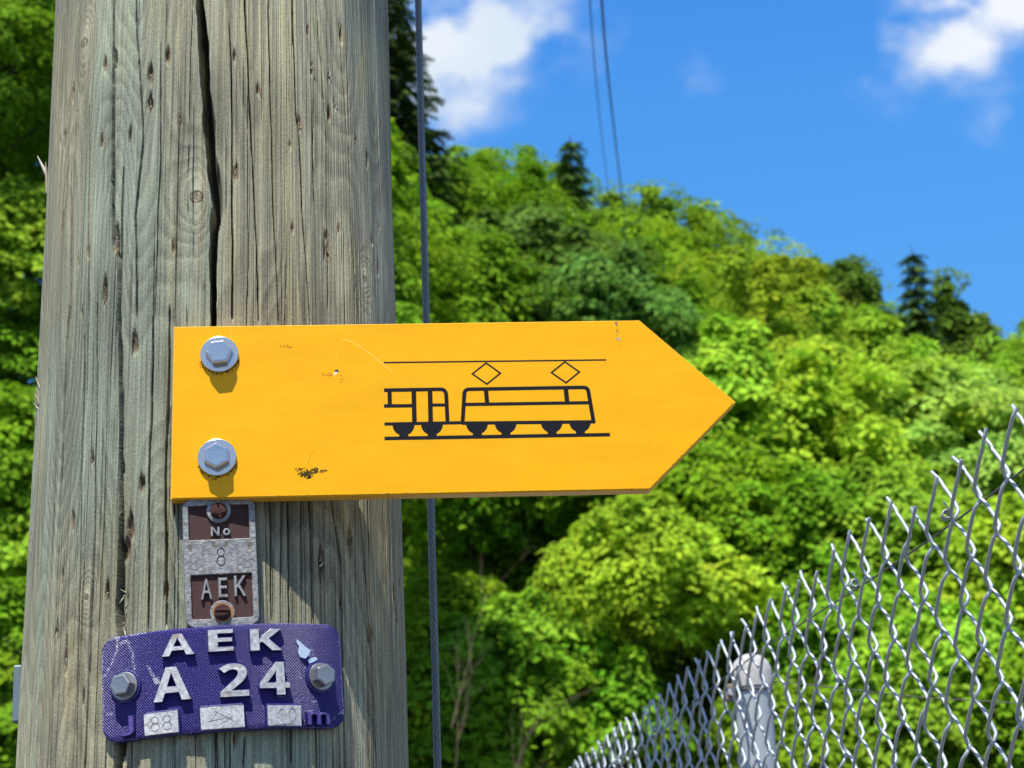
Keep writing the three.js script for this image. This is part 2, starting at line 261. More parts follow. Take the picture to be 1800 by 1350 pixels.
  // loose splinters and torn fibres
  const pale = new THREE.MeshStandardMaterial({ name: 'pale torn wood', color: rgb(0.62, 0.58, 0.5), roughness: 0.8 }), dull = new THREE.MeshStandardMaterial({ name: 'torn fibre', color: rgb(0.36, 0.3, 0.2), roughness: 0.9 });
  const rel = (t, h, o) => onPole(t, h, o).sub(V(POLE.x, 0, POLE.z));
  const sp = (t, h, o0, t2, h2, o1, w, mat) => { const a = rel(t, h, o0), b = rel(t2, h2, o1), m = a.clone().lerp(b, 0.55).add(V(w * 0.3, 0, w * 0.3)); const g = tube([a, m, b], [w, w * 0.8, w * 0.15], 5); part('splinter', g, mat, pole); };
  sp(-1.33, 2.0925, -0.002, -1.34, 2.1135, 0.0075, 0.0014, pale);
  sp(-1.30, 2.085, 0, -1.31, 2.108, 0.002, 0.0012, dull);
  const q = rng(3);
  for (let i = 0; i < 11; i++) { const h = 1.918 + q() * 0.034; sp(-1.28 + q() * 0.12, h, -0.001, -1.28 + q() * 0.1, h + 0.004 + q() * 0.008, 0.0005 + q() * 0.002, 0.0003 + q() * 0.0003, q() < 0.4 ? pale : dull); }
  for (let i = 0; i < 9; i++) { const h = 1.775 + q() * 0.022; sp(-0.335 + q() * 0.06, h, -0.001, -0.30 + q() * 0.06 - 0.04, h + (q() - 0.4) * 0.014, 0.001 + q() * 0.002, 0.0004 + q() * 0.0005, q() < 0.5 ? pale : dull); }
  for (let i = 0; i < 26; i++) { const [t, hp, pw, ph] = PITS[Math.floor(q() * 30)], h = hp - ph * 0.9e-3 * (q() - 0.1); sp(t + (q() - 0.5) * pw / 90, h, -0.001, t + (q() - 0.5) * pw / 60, h + (q() - 0.3) * 0.006, 0.0008, 0.00035 + q() * 0.0003, q() < 0.6 ? dull : pale); }
}
console.log('pole done');

// ---------------------------------------------------------------- metals and paints
const scratchMap = dataTex(256, 256, (i, j) => { const v = 150 + 60 * n2(i / 3, j / 3) + 40 * n2(i / 19, j / 19) + 25 * n2(i / 1.4, j / 30); return [v, v, v]; });
scratchMap.wrapS = scratchMap.wrapT = THREE.RepeatWrapping;
const zinc = new THREE.MeshStandardMaterial({ name: 'zinc plated steel', color: rgb(0.54, 0.57, 0.60), metalness: 1, roughness: 0.24, bumpMap: scratchMap, bumpScale: 0.00009 });
const galv = new THREE.MeshStandardMaterial({ name: 'galvanised wire', color: rgb(0.46, 0.50, 0.53), metalness: 0.5, roughness: 0.48 });
const strandMat = new THREE.MeshStandardMaterial({ name: 'dull galvanised strand', color: rgb(0.22, 0.26, 0.28), metalness: 0.35, roughness: 0.6 });
const castMap = dataTex(512, 512, (i, j) => { const v = 196 + 10 * n2(i / 4, j / 4) + 26 * n2(i / 23, j / 23) + 9 * n2(i / 9, j / 1.6), w = step(0.25, 0.7, n2(i / 40 + 5, j / 60)) * 30; return [v - w * 0.4, v - w * 0.7, v - w]; }, true);
const castBump = dataTex(512, 512, (i, j) => { const v = 128 + 50 * n2(i / 3, j / 3) + 50 * n2(i / 11, j / 11); return [v, v, v]; });
for (const t of [castMap, castBump]) t.repeat.set(12, 12);
const castAlu = new THREE.MeshStandardMaterial({ name: 'cast aluminium', map: castMap, bumpMap: castBump, bumpScale: 0.00015, metalness: 0.3, roughness: 0.5 });
const wornMap = dataTex(512, 512, (i, j) => { const v = 143 + 14 * n2(i / 4, j / 4) + 24 * n2(i / 23, j / 23) + 16 * n2(i / 9, j / 1.6), w = step(0.15, 0.7, n2(i / 40 + 5, j / 60)) * 34; return [v - w * 0.5, v - w * 0.7, v - w]; }, true); wornMap.repeat.set(12, 12);
const wornAlu = new THREE.MeshStandardMaterial({ name: 'worn cast aluminium', map: wornMap, bumpMap: castBump, bumpScale: 0.0003, metalness: 0.3, roughness: 0.5 });
const maroonMap = dataTex(256, 256, (i, j) => { const v = 18 * n2(i / 5, j / 5) + 16 * n2(i / 27, j / 27), d = step(0.2, 0.7, n2(i / 34 + 4, j / 34)) * 22; return [84 + v + d * 0.3, 52 + v + d, 50 + v + d]; }, true); maroonMap.repeat.set(20, 20);
const maroon = new THREE.MeshStandardMaterial({ name: 'faded maroon paint', map: maroonMap, bumpMap: castBump, bumpScale: 0.0004, roughness: 0.7 });
const rustMap = dataTex(128, 128, (i, j) => { const v = 24 * n2(i / 4, j / 4) + 20 * n2(i / 15, j / 15); return [88 + v, 48 + v * 0.8, 40 + v * 0.7]; }, true); rustMap.repeat.set(6, 6);
const rust = new THREE.MeshStandardMaterial({ name: 'rusty screw', map: rustMap, bumpMap: castBump, bumpScale: 0.0006, metalness: 0.25, roughness: 0.55 });

function hexBolt(parent, pos, normal, { flats = 0.0138, high = 0.0052, washer = 0.011, thick = 0.0018, turn = 0.3, metal = zinc } = {}) {
  const b = new THREE.Group(); b.name = 'bolt'; parent.add(b); b.position.copy(pos); b.quaternion.setFromUnitVectors(V(0, 0, 1), normal);
  const w = new THREE.Shape(); w.absarc(0, 0, washer - 0.0003, 0, Math.PI * 2); const wg = new THREE.ExtrudeGeometry(w, { depth: thick - 0.0006, bevelEnabled: true, bevelSize: 0.0003, bevelThickness: 0.0003, bevelSegments: 2, curveSegments: 40 }); wg.translate(0, 0, 0.0003);
  part('washer', wg, metal, b);
  // head: hexagon whose corners are cut by a cone
  const R = flats / Math.sqrt(3), prof = [], seg = 72, rings = [[1, 0], [1, high * 0.72], [0.97, high * 0.86], [0.9, high * 0.96], [0.8, high], [0.72, high * 1.0], [0.55, high * 0.985], [0, high * 0.98]], pos2 = [], idx = [];
  for (const [f, z] of rings) for (let k = 0; k < seg; k++) { const a = k / seg * Math.PI * 2 + turn, m = ((a - turn) % (Math.PI / 3)) - Math.PI / 6, hexR = flats / 2 / Math.cos(m), r = Math.min(hexR, f >= 0.999 ? 1 : 9) * 1; let rr = hexR; const cone = R * (f + 0.02); if (z > high * 0.5) rr = Math.min(hexR * Math.max(f, 0.0001) ** (f < 0.85 ? 1 : 0.5), cone); if (f === 1) rr = hexR; pos2.push(Math.cos(a) * rr, Math.sin(a) * rr, z + thick); }
  for (let i = 0; i < rings.length - 1; i++) for (let k = 0; k < seg; k++) { const a = i * seg + k, c = i * seg + (k + 1) % seg; idx.push(a, c, a + seg, c, c + seg, a + seg); }
  let g = new THREE.BufferGeometry(); g.setAttribute('position', new THREE.Float32BufferAttribute(pos2, 3)); g.setIndex(idx); g = g.toNonIndexed();
  const p = g.attributes.position, uv = new Float32Array(p.count * 2); for (let i = 0; i < p.count; i++) { uv[i * 2] = p.getX(i) * 40; uv[i * 2 + 1] = p.getY(i) * 40; } g.setAttribute('uv', new THREE.BufferAttribute(uv, 2)); g.computeVertexNormals();
  part('head', g, metal, b);
  return b;
}

// ---------------------------------------------------------------- yellow arrow sign
{
  const yaw = 0.0743, L = 0.3294, Ls = 0.2751, H = 0.105, T = 0.009;
  const g = thing('direction_sign', 'yellow arrow shaped sign with black tram pictogram bolted to the wooden pole', 'sign');
  g.position.set(-0.19686, 1.8473, -1.06132); g.rotation.y = yaw;
  const outline = (e) => { const s = new THREE.Shape(); s.moveTo(e, e); s.lineTo(Ls - e * 0.4, e); s.lineTo(L - e * 1.4, H / 2); s.lineTo(Ls - e * 0.4, H - e); s.lineTo(e, H - e); s.closePath(); return s; };
  const rawYellow = rgb(0.93, 0.475, 0.006);
  const body = new THREE.ExtrudeGeometry(outline(0.0006), { depth: T - 0.0012, bevelEnabled: true, bevelSize: 0.0006, bevelThickness: 0.0006, bevelSegments: 3, steps: 1 }); body.translate(0, 0, -T + 0.0006);
  part('panel', body, new THREE.MeshPhysicalMaterial({ name: 'yellow enamel edge', color: rawYellow, roughness: 0.4, clearcoat: 0.3, clearcoatRoughness: 0.25 }), g);
  // printed face
  const CW = 2048, CH = 652, cv = document.createElement('canvas'); cv.width = CW; cv.height = CH; const c = cv.getContext('2d'), k = CW / 329.4, X = (x) => x * k, Y = (y) => CH - y * k;
  const hx = (r, g2, b) => `rgb(${r},${g2},${b})`;
  c.fillStyle = '#f5b002'; c.fillRect(0, 0, CW, CH);
  const r = rng(21);
  for (let i = 0; i < 2600; i++) { c.globalAlpha = 0.05; c.fillStyle = r() < 0.5 ? '#ffcb28' : '#e6a200'; const s = 2 + r() * 22; c.fillRect(r() * CW, r() * CH, s, s * (0.3 + r() * 0.8)); }
  for (let i = 0; i < 160; i++) { c.globalAlpha = 0.035; c.fillStyle = r() < 0.5 ? '#ffd040' : '#c98600'; c.beginPath(); c.ellipse(r() * CW, r() * CH, 30 + r() * 160, 8 + r() * 40, (r() - 0.5) * 0.3, 0, 6.3); c.fill(); }
  c.globalAlpha = 1; const ink = '#151318'; c.strokeStyle = c.fillStyle = ink;
  const line = (w, ...pts) => { c.lineWidth = w * k; c.beginPath(); pts.forEach(([x, y], i) => i ? c.lineTo(X(x), Y(y)) : c.moveTo(X(x), Y(y))); c.stroke(); };
  c.lineJoin = 'miter'; c.lineCap = 'butt';
  line(0.95, [122.5, 80.25], [253.6, 79.8]);
  for (const x of [182.6, 229.2]) { c.lineWidth = 1.0 * k; c.beginPath(); c.moveTo(X(x), Y(79.0)); c.lineTo(X(x + 8.2), Y(72.5)); c.lineTo(X(x), Y(65.9)); c.lineTo(X(x - 8.3), Y(72.4)); c.closePath(); c.stroke(); }
  // trailing car
  c.lineJoin = 'round'; c.lineWidth = 2.3 * k; c.beginPath(); c.moveTo(X(122.4), Y(63.2)); c.lineTo(X(155.2), Y(63.2)); c.quadraticCurveTo(X(158.4), Y(63.2), X(158.6), Y(59.4)); c.lineTo(X(158.9), Y(42.4)); c.stroke();
  line(2.4, [125.6, 62.6], [125.6, 53.2]); line(2.7, [139.7, 62.8], [139.7, 42.6]); line(2.7, [149.2, 62.8], [149.1, 42.6]); line(2.2, [122.2, 53.5], [140.5, 53.4]); line(2.0, [149, 53.6], [158.6, 53.5]);
  line(2.0, [122.3, 42.5], [168.2, 42.5]);
  // motor car
  c.beginPath(); c.lineWidth = 2.3 * k; c.lineJoin = 'miter'; c.moveTo(X(167.6), Y(41.8)); c.lineTo(X(169.2), Y(60.4)); c.quadraticCurveTo(X(169.6), Y(62.9), X(172.3), Y(62.9)); c.lineTo(X(238.9), Y(62.9)); c.quadraticCurveTo(X(241.7), Y(62.9), X(242.1), Y(60.6)); c.lineTo(X(244.3), Y(41.0)); c.stroke();
  line(2.1, [167.2, 42.2], [245.2, 41.6]); line(2.1, [169.4, 53.6], [242.6, 53.4]); line(2.5, [181.9, 62.6], [182.4, 53.6]); line(2.7, [228.9, 62.6], [229.3, 53.5]);
  line(2.2, [122.2, 33.75], [253.4, 33.6]);
  for (const x of [133.3, 149.8, 176, 192.7, 219.6, 236.2]) { c.beginPath(); c.moveTo(X(x - 6.3), Y(42.2)); c.arc(X(x), Y(41.6), 6.3 * k, Math.PI, 0, true); c.lineTo(X(x + 6.3), Y(42.2)); c.closePath(); c.fill(); c.fillRect(X(x - 2.6), Y(36), 5.2 * k, 2.4 * k); }
  // wear: moss spot, chips, scratches, grime
  const dots = (n, x, y, sx, sy, size, cols) => { for (let i = 0; i < n; i++) { c.globalAlpha = 0.5 + r() * 0.5; c.fillStyle = cols[Math.floor(r() * cols.length)]; const a = r() * 6.28, q = Math.sqrt(r()); c.beginPath(); c.arc(X(x + Math.cos(a) * q * sx), Y(y + Math.sin(a) * q * sy), size * k * (0.4 + r()), 0, 6.28); c.fill(); } c.globalAlpha = 1; };
  const mossy = ['#2a2308', '#3a3206', '#1d1806', '#5a4a08', '#4a3c05'];
  dots(60, 75.5, 14.2, 3.4, 2.6, 0.45, mossy); dots(46, 78.2, 12.8, 3, 1.9, 0.5, mossy); dots(40, 81.5, 15.4, 2.6, 1.8, 0.42, mossy); dots(22, 86, 15, 2.8, 0.9, 0.35, mossy); dots(16, 72.6, 16.2, 1.8, 1, 0.35, mossy); dots(14, 78, 17.5, 2, 2.5, 0.16, mossy);
  dots(16, 65, 91.2, 3.6, 0.9, 0.28, ['#8a5a10', '#6a4208', '#b27a10']); dots(12, 69, 91, 1.5, 1.0, 0.25, ['#4a3008', '#8a5a10']);
  dots(34, 89.5, 73.2, 3.6, 0.9, 0.26, ['#a8661a', '#8a5010', '#c08020']); dots(18, 98, 70, 1.1, 3.2, 0.25, ['#a8661a', '#8a5010']);
  c.fillStyle = '#3a3a40'; c.beginPath(); c.moveTo(X(93.6), Y(75.9)); c.lineTo(X(95.4), Y(76.6)); c.lineTo(X(96.3), Y(75.2)); c.lineTo(X(94.5), Y(74.4)); c.fill();
  c.fillStyle = '#e8e8e2'; c.beginPath(); c.moveTo(X(93.3), Y(74.4)); c.lineTo(X(94.9), Y(75.2)); c.lineTo(X(95.4), Y(74.3)); c.lineTo(X(93.2), Y(72.7)); c.fill();
  const scratch = (w, a, col, ...pts) => { c.globalAlpha = a; c.strokeStyle = col; c.lineWidth = w * k; c.beginPath(); c.moveTo(X(pts[0][0]), Y(pts[0][1])); for (let i = 1; i < pts.length - 1; i += 2) c.quadraticCurveTo(X(pts[i][0]), Y(pts[i][1]), X(pts[i + 1][0]), Y(pts[i + 1][1])); c.stroke(); c.globalAlpha = 1; };
  scratch(0.3, 0.75, '#ffe59a', [98.8, 95.1], [106, 95], [127.5, 74.4]); scratch(0.2, 0.5, '#ffe08a', [98.8, 95.1], [95, 90], [94.4, 78]); scratch(0.22, 0.7, '#ffe59a', [33.2, 104.8], [33.6, 98], [33.8, 94]); scratch(0.2, 0.45, '#ffdf80', [114, 78], [121, 74], [122, 70]);
  scratch(0.12, 0.8, '#6a4a08', [81, 27], [79, 23], [77.6, 19.5]);
  for (let i = 0; i < 26; i++) { const x = r() * 300, y = r() * 105, l = 2 + r() * 12, a = r() * 6.28; scratch(0.1 + r() * 0.08, 0.22, r() < 0.6 ? '#ffe8a0' : '#a87400', [x, y], [x + Math.cos(a) * l * 0.5 + r(), y + Math.sin(a) * l * 0.5], [x + Math.cos(a) * l, y + Math.sin(a) * l]); }
  dots(22, 261.2, 102.5, 0.9, 2.4, 0.35, ['#8a6a50', '#a0917c', '#6b4428']); dots(14, 261.4, 97.2, 0.8, 2.4, 0.28, ['#7a4a1c', '#a07a40']); dots(10, 261.6, 92.6, 1, 1, 0.5, ['#b9b2a0', '#8d7c60']); scratch(0.3, 0.5, '#b9822a', [262, 91], [262.6, 88], [263, 86]);
  for (const [bx, by] of [[26.9, 86.6], [26.2, 23.9]]) for (let i = 0; i < 90; i++) { const a = -Math.PI * (0.1 + 0.8 * r()), q = 11.2 + r() * r() * 2.6; dots(1, bx + Math.cos(a) * q, by + Math.sin(a) * q, 0.1, 0.1, 0.3, ['#1c1606', '#3a2e08', '#5a4508']); }
  for (let i = 0; i < 40; i++) dots(1, r() * 320, r() * 105, 0.1, 0.1, 0.12 + r() * 0.1, ['#9a6a10', '#c88a10', '#ffe9b0', '#7a5a20']);
  for (let i = 0; i < 120; i++) { const x = r() * 275; dots(1, x, r() * r() * 0.7 + 0.3, 0.1, 0.1, 0.25 + 0.2 * r(), ['#7a5208', '#8a5f10', '#b47a10', '#e8e0c8']); }
  for (let i = 0; i < 60; i++) { const f = r(), d = 0.4 + r() * 0.8; dots(1, 275 + 54 * (1 - f) - d, 0.5 + f * 0 + (1 - f) * 52 + d * 0.2, 0.1, 0.1, 0.22, ['#7a5208', '#5a4008', '#b47a10']); }
  const tex = new THREE.CanvasTexture(cv); tex.colorSpace = THREE.SRGBColorSpace;
  const face = new THREE.ShapeGeometry(outline(0.0007)); const fu = face.attributes.uv; for (let i = 0; i < fu.count; i++) fu.setXY(i, fu.getX(i) / L, fu.getY(i) / H);
  face.translate(0, 0, 0.00025 + 0.0006);
  const peel = dataTex(512, 256, (i, j) => { const v = 128 + 40 * n2(i / 20, j / 20) + 30 * n2(i / 70, j / 70) + 14 * n2(i / 3, j / 3); return [v, v, v]; });
  part('printed_face', face, new THREE.MeshPhysicalMaterial({ name: 'printed yellow enamel', map: tex, bumpMap: peel, bumpScale: 0.0002, roughness: 0.42, specularIntensity: 0.45 }), g);
  hexBolt(g, V(0.0269, 0.0866, 0.001), V(0, 0, 1), { turn: 0.12 });
  hexBolt(g, V(0.0262, 0.0239, 0.001), V(0, 0, 1), { turn: 0.55 });
}

// ---------------------------------------------------------------- small cast number plate
const font = await new FontLoader().loadAsync('fonts/droid/droid_sans_bold.typeface.json');
const fontThin = await new FontLoader().loadAsync('fonts/droid/droid_sans_regular.typeface.json');
function letter(ch, w, h, depth, { thin = false, bevel = 0.00015 } = {}) {   // centred in x and y, base on z = 0
  const t = new TextGeometry(ch, { font: thin ? fontThin : font, size: h, depth: depth - bevel, curveSegments: 6, bevelEnabled: bevel > 0, bevelSize: bevel, bevelThickness: bevel, bevelSegments: 1 });
  t.computeBoundingBox(); const b = t.boundingBox; t.translate(-(b.min.x + b.max.x) / 2, -(b.min.y + b.max.y) / 2, 0); t.scale(w / (b.max.x - b.min.x), h / (b.max.y - b.min.y), 1); return t;
}
function roundRect(w, h, r, cx = 0, cy = 0) { const s = new THREE.Shape(), x = cx - w / 2, y = cy - h / 2; s.moveTo(x + r, y); s.lineTo(x + w - r, y); s.absarc(x + w - r, y + r, r, -Math.PI / 2, 0); s.lineTo(x + w, y + h - r); s.absarc(x + w - r, y + h - r, r, 0, Math.PI / 2); s.lineTo(x + r, y + h); s.absarc(x + r, y + h - r, r, Math.PI / 2, Math.PI); s.lineTo(x, y + r); s.absarc(x + r, y + r, r, Math.PI, Math.PI * 1.5); return s; }
const csg = new Evaluator(); csg.attributes = ['position', 'normal', 'uv'];
function cut(geo, tools) {
  let a = new Brush(geo); a.updateMatrixWorld(); csg.useGroups = false;
  for (const t of tools) { const b = new Brush(t); b.updateMatrixWorld(); a = csg.evaluate(a, b, SUBTRACTION); a.updateMatrixWorld(); }
  return a.geometry;
}
{
  const g = thing('number_plate', 'small cast aluminium plate reading No 8 AEK with maroon recesses', 'plate');
  const th = 0.165, hc = 1.8112, p = onPole(th, hc, 0.0004); g.position.copy(p); g.rotation.order = 'YXZ'; g.rotation.y = th; g.rotation.z = 0.045;
  const W = 0.0402, H = 0.0735, T = 0.0040, mmz = 1e-3;
  const s = roundRect(W, H, 0.0052);
  const bossR = 0.0066, sy1 = 0.0298, sy2 = -0.0292;
  const hole = (x0, x1, y0, y1, r, bossY, up) => {           // recess with a round boss biting into one side
    const h = new THREE.Path(); const half = Math.sqrt(Math.max(0, bossR * bossR - ((up ? y1 : y0) - bossY) ** 2));
    if (up) { h.moveTo(x0, y0); h.lineTo(x1, y0); h.lineTo(x1, y1 - r); h.absarc(x1 - r, y1 - r, r, 0, Math.PI / 2); h.lineTo(half, y1); const a = Math.atan2(y1 - bossY, half); h.absarc(0, bossY, bossR, a, Math.PI - a, true); h.lineTo(x0 + r, y1); h.absarc(x0 + r, y1 - r, r, Math.PI / 2, Math.PI); h.lineTo(x0, y0); }
    else { h.moveTo(x0 + r, y0); h.lineTo(-half, y0); const a = Math.atan2(y0 - bossY, half); h.absarc(0, bossY, bossR, Math.PI - a, a, true); h.lineTo(x1 - r, y0); h.absarc(x1 - r, y0 + r, r, -Math.PI / 2, 0); h.lineTo(x1, y1); h.lineTo(x0, y1); h.lineTo(x0, y0 + r); h.absarc(x0 + r, y0 + r, r, Math.PI, Math.PI * 1.5); }
    return h;
  };
  s.holes.push(hole(-0.0175, 0.0172, 0.0128, 0.0335, 0.0012, sy1, true), hole(-0.0172, 0.0175, -0.0328, -0.0068, 0.0016, sy2, false));
  let body = new THREE.ExtrudeGeometry(s, { depth: T - 0.0007, bevelEnabled: true, bevelSize: 0.0004, bevelThickness: 0.0007, bevelSegments: 3, curveSegments: 10 });
  const u = body.attributes.uv; for (let i = 0; i < u.count; i++) u.setXY(i, body.attributes.position.getX(i) * 2, body.attributes.position.getY(i) * 2);
  const ring = (r, y, sx = 1) => { const t = new THREE.TorusGeometry(r, 0.00042, 6, 28); t.scale(sx, 1, 1.6); t.translate(0.0004, y, T); return t; };
  body = cut(body, [ring(0.0024, 0.0053, 0.82), ring(0.0027, 0.0004, 0.85)]);
  part('plate_body', body, wornAlu, g);
  for (const [y0, y1] of [[0.0122, 0.0339], [-0.0332, -0.0062]]) { const b = new THREE.BoxGeometry(0.0362, y1 - y0, 0.0022); b.translate(0, (y0 + y1) / 2, 0.0015); part('recess', b, maroon, g); }
  const L = (ch, x, y, w, h, thin) => { const t = letter(ch, w, h, 0.0018, { thin, bevel: 0.0002 }); t.translate(x, y, 0.0026); part('letter', t, wornAlu, g); };
  L('N', -0.0024, 0.0177, 0.0050, 0.0052, true); L('o', 0.0040, 0.0172, 0.0040, 0.0040, true);
  L('A', -0.0084, -0.0155, 0.0062, 0.0118, true); L('E', 0.0008, -0.0150, 0.0050, 0.0112, true); L('K', 0.0104, -0.0145, 0.0066, 0.0118, true);
  for (const [y, a] of [[sy1, Math.PI / 2 + 0.12], [sy2, -0.06]]) {
    const pts = []; for (let i = 0; i <= 10; i++) { const t = i / 10 * Math.PI / 2; pts.push(new THREE.Vector2(0.0048 * Math.cos(t), 0.0034 * Math.sin(t))); } pts.unshift(new THREE.Vector2(0, 0));
    let d = new THREE.LatheGeometry(pts, 28); d.rotateX(Math.PI / 2);
    const slot = new THREE.BoxGeometry(0.012, 0.0012, 0.0036); slot.rotateZ(a); slot.translate(0, 0, 0.0034);
    d = cut(d, [slot]); d.translate(0, y, T); part('screw', d, rust, g);
  }
  // rust that ran from the lower screw
  const blot = new THREE.Shape(); for (let i = 0; i <= 24; i++) { const a = i / 24 * Math.PI * 2, r = 0.0057 + 0.0010 * n2(i * 0.9, 3); const x = Math.cos(a) * r, y = Math.sin(a) * r * 1.0; i ? blot.lineTo(x, y) : blot.moveTo(x, y); }
  const bg = new THREE.ExtrudeGeometry(blot, { depth: 0.00025, bevelEnabled: false }); bg.translate(0, sy2, T + 0.00002);
  part('rust_stain', bg, new THREE.MeshStandardMaterial({ name: 'orange rust', color: rgb(0.36, 0.19, 0.08), roughness: 0.9 }), g);
}

// ---------------------------------------------------------------- purple plate bent round the pole
{
  const g = thing('pole_tag', 'purple cast plate reading AEK A 24 bent round the pole with two hex bolts', 'plate');
  const tc = 0.175, hc = 1.745, tilt = 0.054, Rb = 0.1192;
  g.position.set(POLE.x, hc, POLE.z);
  // flat plate coordinates (metres: along, up, out) to the curve of the pole
  const bend = (x, y, z) => { const s = x * Math.cos(tilt) - y * Math.sin(tilt), v = x * Math.sin(tilt) + y * Math.cos(tilt), t = tc + s / 0.121, R = Rb - v * 0.0092 + z; return V(Math.sin(t) * R, v, Math.cos(t) * R); };
  const bendGeo = (geo) => { geo = geo.clone(); const p = geo.attributes.position; for (let i = 0; i < p.count; i++) { const q = bend(p.getX(i), p.getY(i), p.getZ(i)); p.setXYZ(i, q.x, q.y, q.z); } geo.computeVertexNormals(); return geo; };
  const W = 0.1390, H = 0.0595, T = 0.0042, rc = 0.009;
  // painted surface: purple paint worn through to metal along the rim and in a few peeled places
  const CW = 1452, CH = 595, cv = document.createElement('canvas'); cv.width = CW; cv.height = CH; const c = cv.getContext('2d'), X = (mm) => CW / 2 + mm * 10, Y = (mm) => CH / 2 - mm * 10, r = rng(9);
  c.fillStyle = '#20176c'; c.fillRect(0, 0, CW, CH);
  for (let i = 0; i < 3000; i++) { c.globalAlpha = 0.10; c.fillStyle = ['#150f54', '#241b78', '#1b145f', '#292286'][Math.floor(r() * 4)]; const s = 3 + r() * 26; c.fillRect(r() * CW, r() * CH, s, s); }
  c.globalAlpha = 1;
  const bare = (n, x, y, sx, sy, sz) => { for (let i = 0; i < n; i++) { c.globalAlpha = 0.4 + r() * 0.6; c.fillStyle = ['#b9bcc4', '#9a9ca6', '#d2d4da', '#7d7f8c'][Math.floor(r() * 4)]; c.beginPath(); c.ellipse(X(x + (r() - 0.5) * sx), Y(y + (r() - 0.5) * sy), sz * 10 * (0.4 + r()), sz * 10 * (0.3 + r() * 0.6), r() * 3, 0, 6.3); c.fill(); } c.globalAlpha = 1; };
  for (let i = 0; i < 1500; i++) { const q = r() * 4; const e = r() * r() * 1.3; const [x, y] = q < 1 ? [(r() - 0.5) * 145, 29.4 - e] : q < 2 ? [(r() - 0.5) * 145, -29.4 + e] : q < 3 ? [-72.2 + e, (r() - 0.5) * 59] : [72.2 - e, (r() - 0.5) * 59]; bare(1, x, y, 0.1, 0.1, 0.22); }
  const trail = (n, pts, w, sz) => { for (let i = 0; i < n; i++) { const f = r() * (pts.length - 1), a = Math.floor(f), u2 = f - a; bare(1, pts[a][0] + (pts[a + 1][0] - pts[a][0]) * u2, pts[a][1] + (pts[a + 1][1] - pts[a][1]) * u2, w, w, sz); } };
  trail(120, [[-62, 30], [-62.5, 22], [-66, 14]], 1.6, 0.4); trail(130, [[-60, 25], [-56, 26], [-53, 20], [-52, 10]], 1.8, 0.4); trail(50, [[-68, 12], [-71, 8]], 1.2, 0.35); trail(90, [[-68, 28.5], [-44, 29.2]], 1.4, 0.4);
  trail(90, [[-43.5, 10], [-41, 5], [-38.6, 0]], 1.6, 0.45); bare(60, -38.6, 1.5, 3.2, 3.4, 0.5); trail(30, [[43, 3], [44.5, -2]], 0.6, 0.25); bare(20, 52, -14.5, 4, 1.4, 0.35); bare(26, 31, -10.5, 3, 3, 0.4); bare(24, -68, -13, 5, 2.4, 0.35); bare(30, 52, 12, 6, 6, 0.3); trail(60, [[60, -27], [71, -20]], 1.2, 0.3); bare(25, 49, -20, 3, 1, 0.3);
  trail(40, [[-10, -11.2], [20, -11.4]], 0.5, 0.16);
  const map = new THREE.CanvasTexture(cv); map.colorSpace = THREE.SRGBColorSpace;
  const knurl = dataTex(1452 * 1.4 | 0, 833, (i, j) => { const x = i / 14, y = j / 14, p = 1.15, a = Math.abs((((x + y) / p / 1.414) % 1) - 0.5) * 2, d = (x - y) / p / 1.414, b = Math.abs((d - Math.floor(d)) - 0.5) * 2; const v = 40 + 190 * Math.min(a, b) + 30 * n2(x * 1.3, y * 1.3); return [v, v, v]; });
  const purple = new THREE.MeshPhysicalMaterial({ name: 'purple paint on knurled casting', map, bumpMap: knurl, bumpScale: 0.0006, roughness: 0.42, specularIntensity: 0.9 });
  const purpleSide = new THREE.MeshPhysicalMaterial({ name: 'purple paint', color: rgb(0.0135, 0.008, 0.13), roughness: 0.42, clearcoat: 0.4, clearcoatRoughness: 0.3, bumpMap: castBump, bumpScale: 0.0003 });
  const purpleWorn = new THREE.MeshStandardMaterial({ name: 'rubbed purple paint', color: rgb(0.085, 0.06, 0.27), roughness: 0.4, bumpMap: castBump, bumpScale: 0.0003 });
  // plate as a loop of section rings from left to right
  const vm = (x) => { const d = Math.abs(x) - (W / 2 - rc); return H / 2 - rc + (d > 0 ? Math.sqrt(Math.max(0, rc * rc - d * d)) : rc); };
  const xs = []; for (let i = 0; i <= 12; i++) xs.push(-W / 2 + rc * (1 - Math.cos(i / 12 * Math.PI / 2))); for (let i = 1; i < 50; i++) xs.push(-W / 2 + rc + (W - 2 * rc) * i / 50); for (let i = 12; i >= 0; i--) xs.push(W / 2 - rc * (1 - Math.cos(i / 12 * Math.PI / 2)));
  const pos = [], uv = [], idx = [], NV = 20, per = NV + 5;
  for (const x of xs) {
    const m = vm(x), wob = 0.0002 * n2(x * 300, 2), ring = [[-m, 0], [-m, T * 0.7]];
    for (let j = 0; j <= NV; j++) ring.push([(-m + 0.0006) + (2 * m - 0.0012) * j / NV, T]);
    ring.push([m, T * 0.7], [m, 0]);
    for (const [y, z] of ring) { const q = bend(x + 0.0018, y + wob, z); pos.push(q.x, q.y, q.z); uv.push(x / W + 0.5, y / H + 0.5); }
  }
  for (let i = 0; i < xs.length - 1; i++) for (let j = 0; j < per - 1; j++) { const a = i * per + j, b = a + 1, d = a + per, e = d + 1; idx.push(a, d, b, b, d, e); }
  for (const i of [0, xs.length - 1]) for (let j = 1; j < per - 2; j++) { const a = i * per; i ? idx.push(a, a + j + 1, a + j) : idx.push(a, a + j, a + j + 1); }
  const pg = new THREE.BufferGeometry(); pg.setAttribute('position', new THREE.Float32BufferAttribute(pos, 3)); pg.setAttribute('uv', new THREE.Float32BufferAttribute(uv, 2)); pg.setIndex(idx); pg.computeVertexNormals();
  part('plate_body', pg, purple, g);
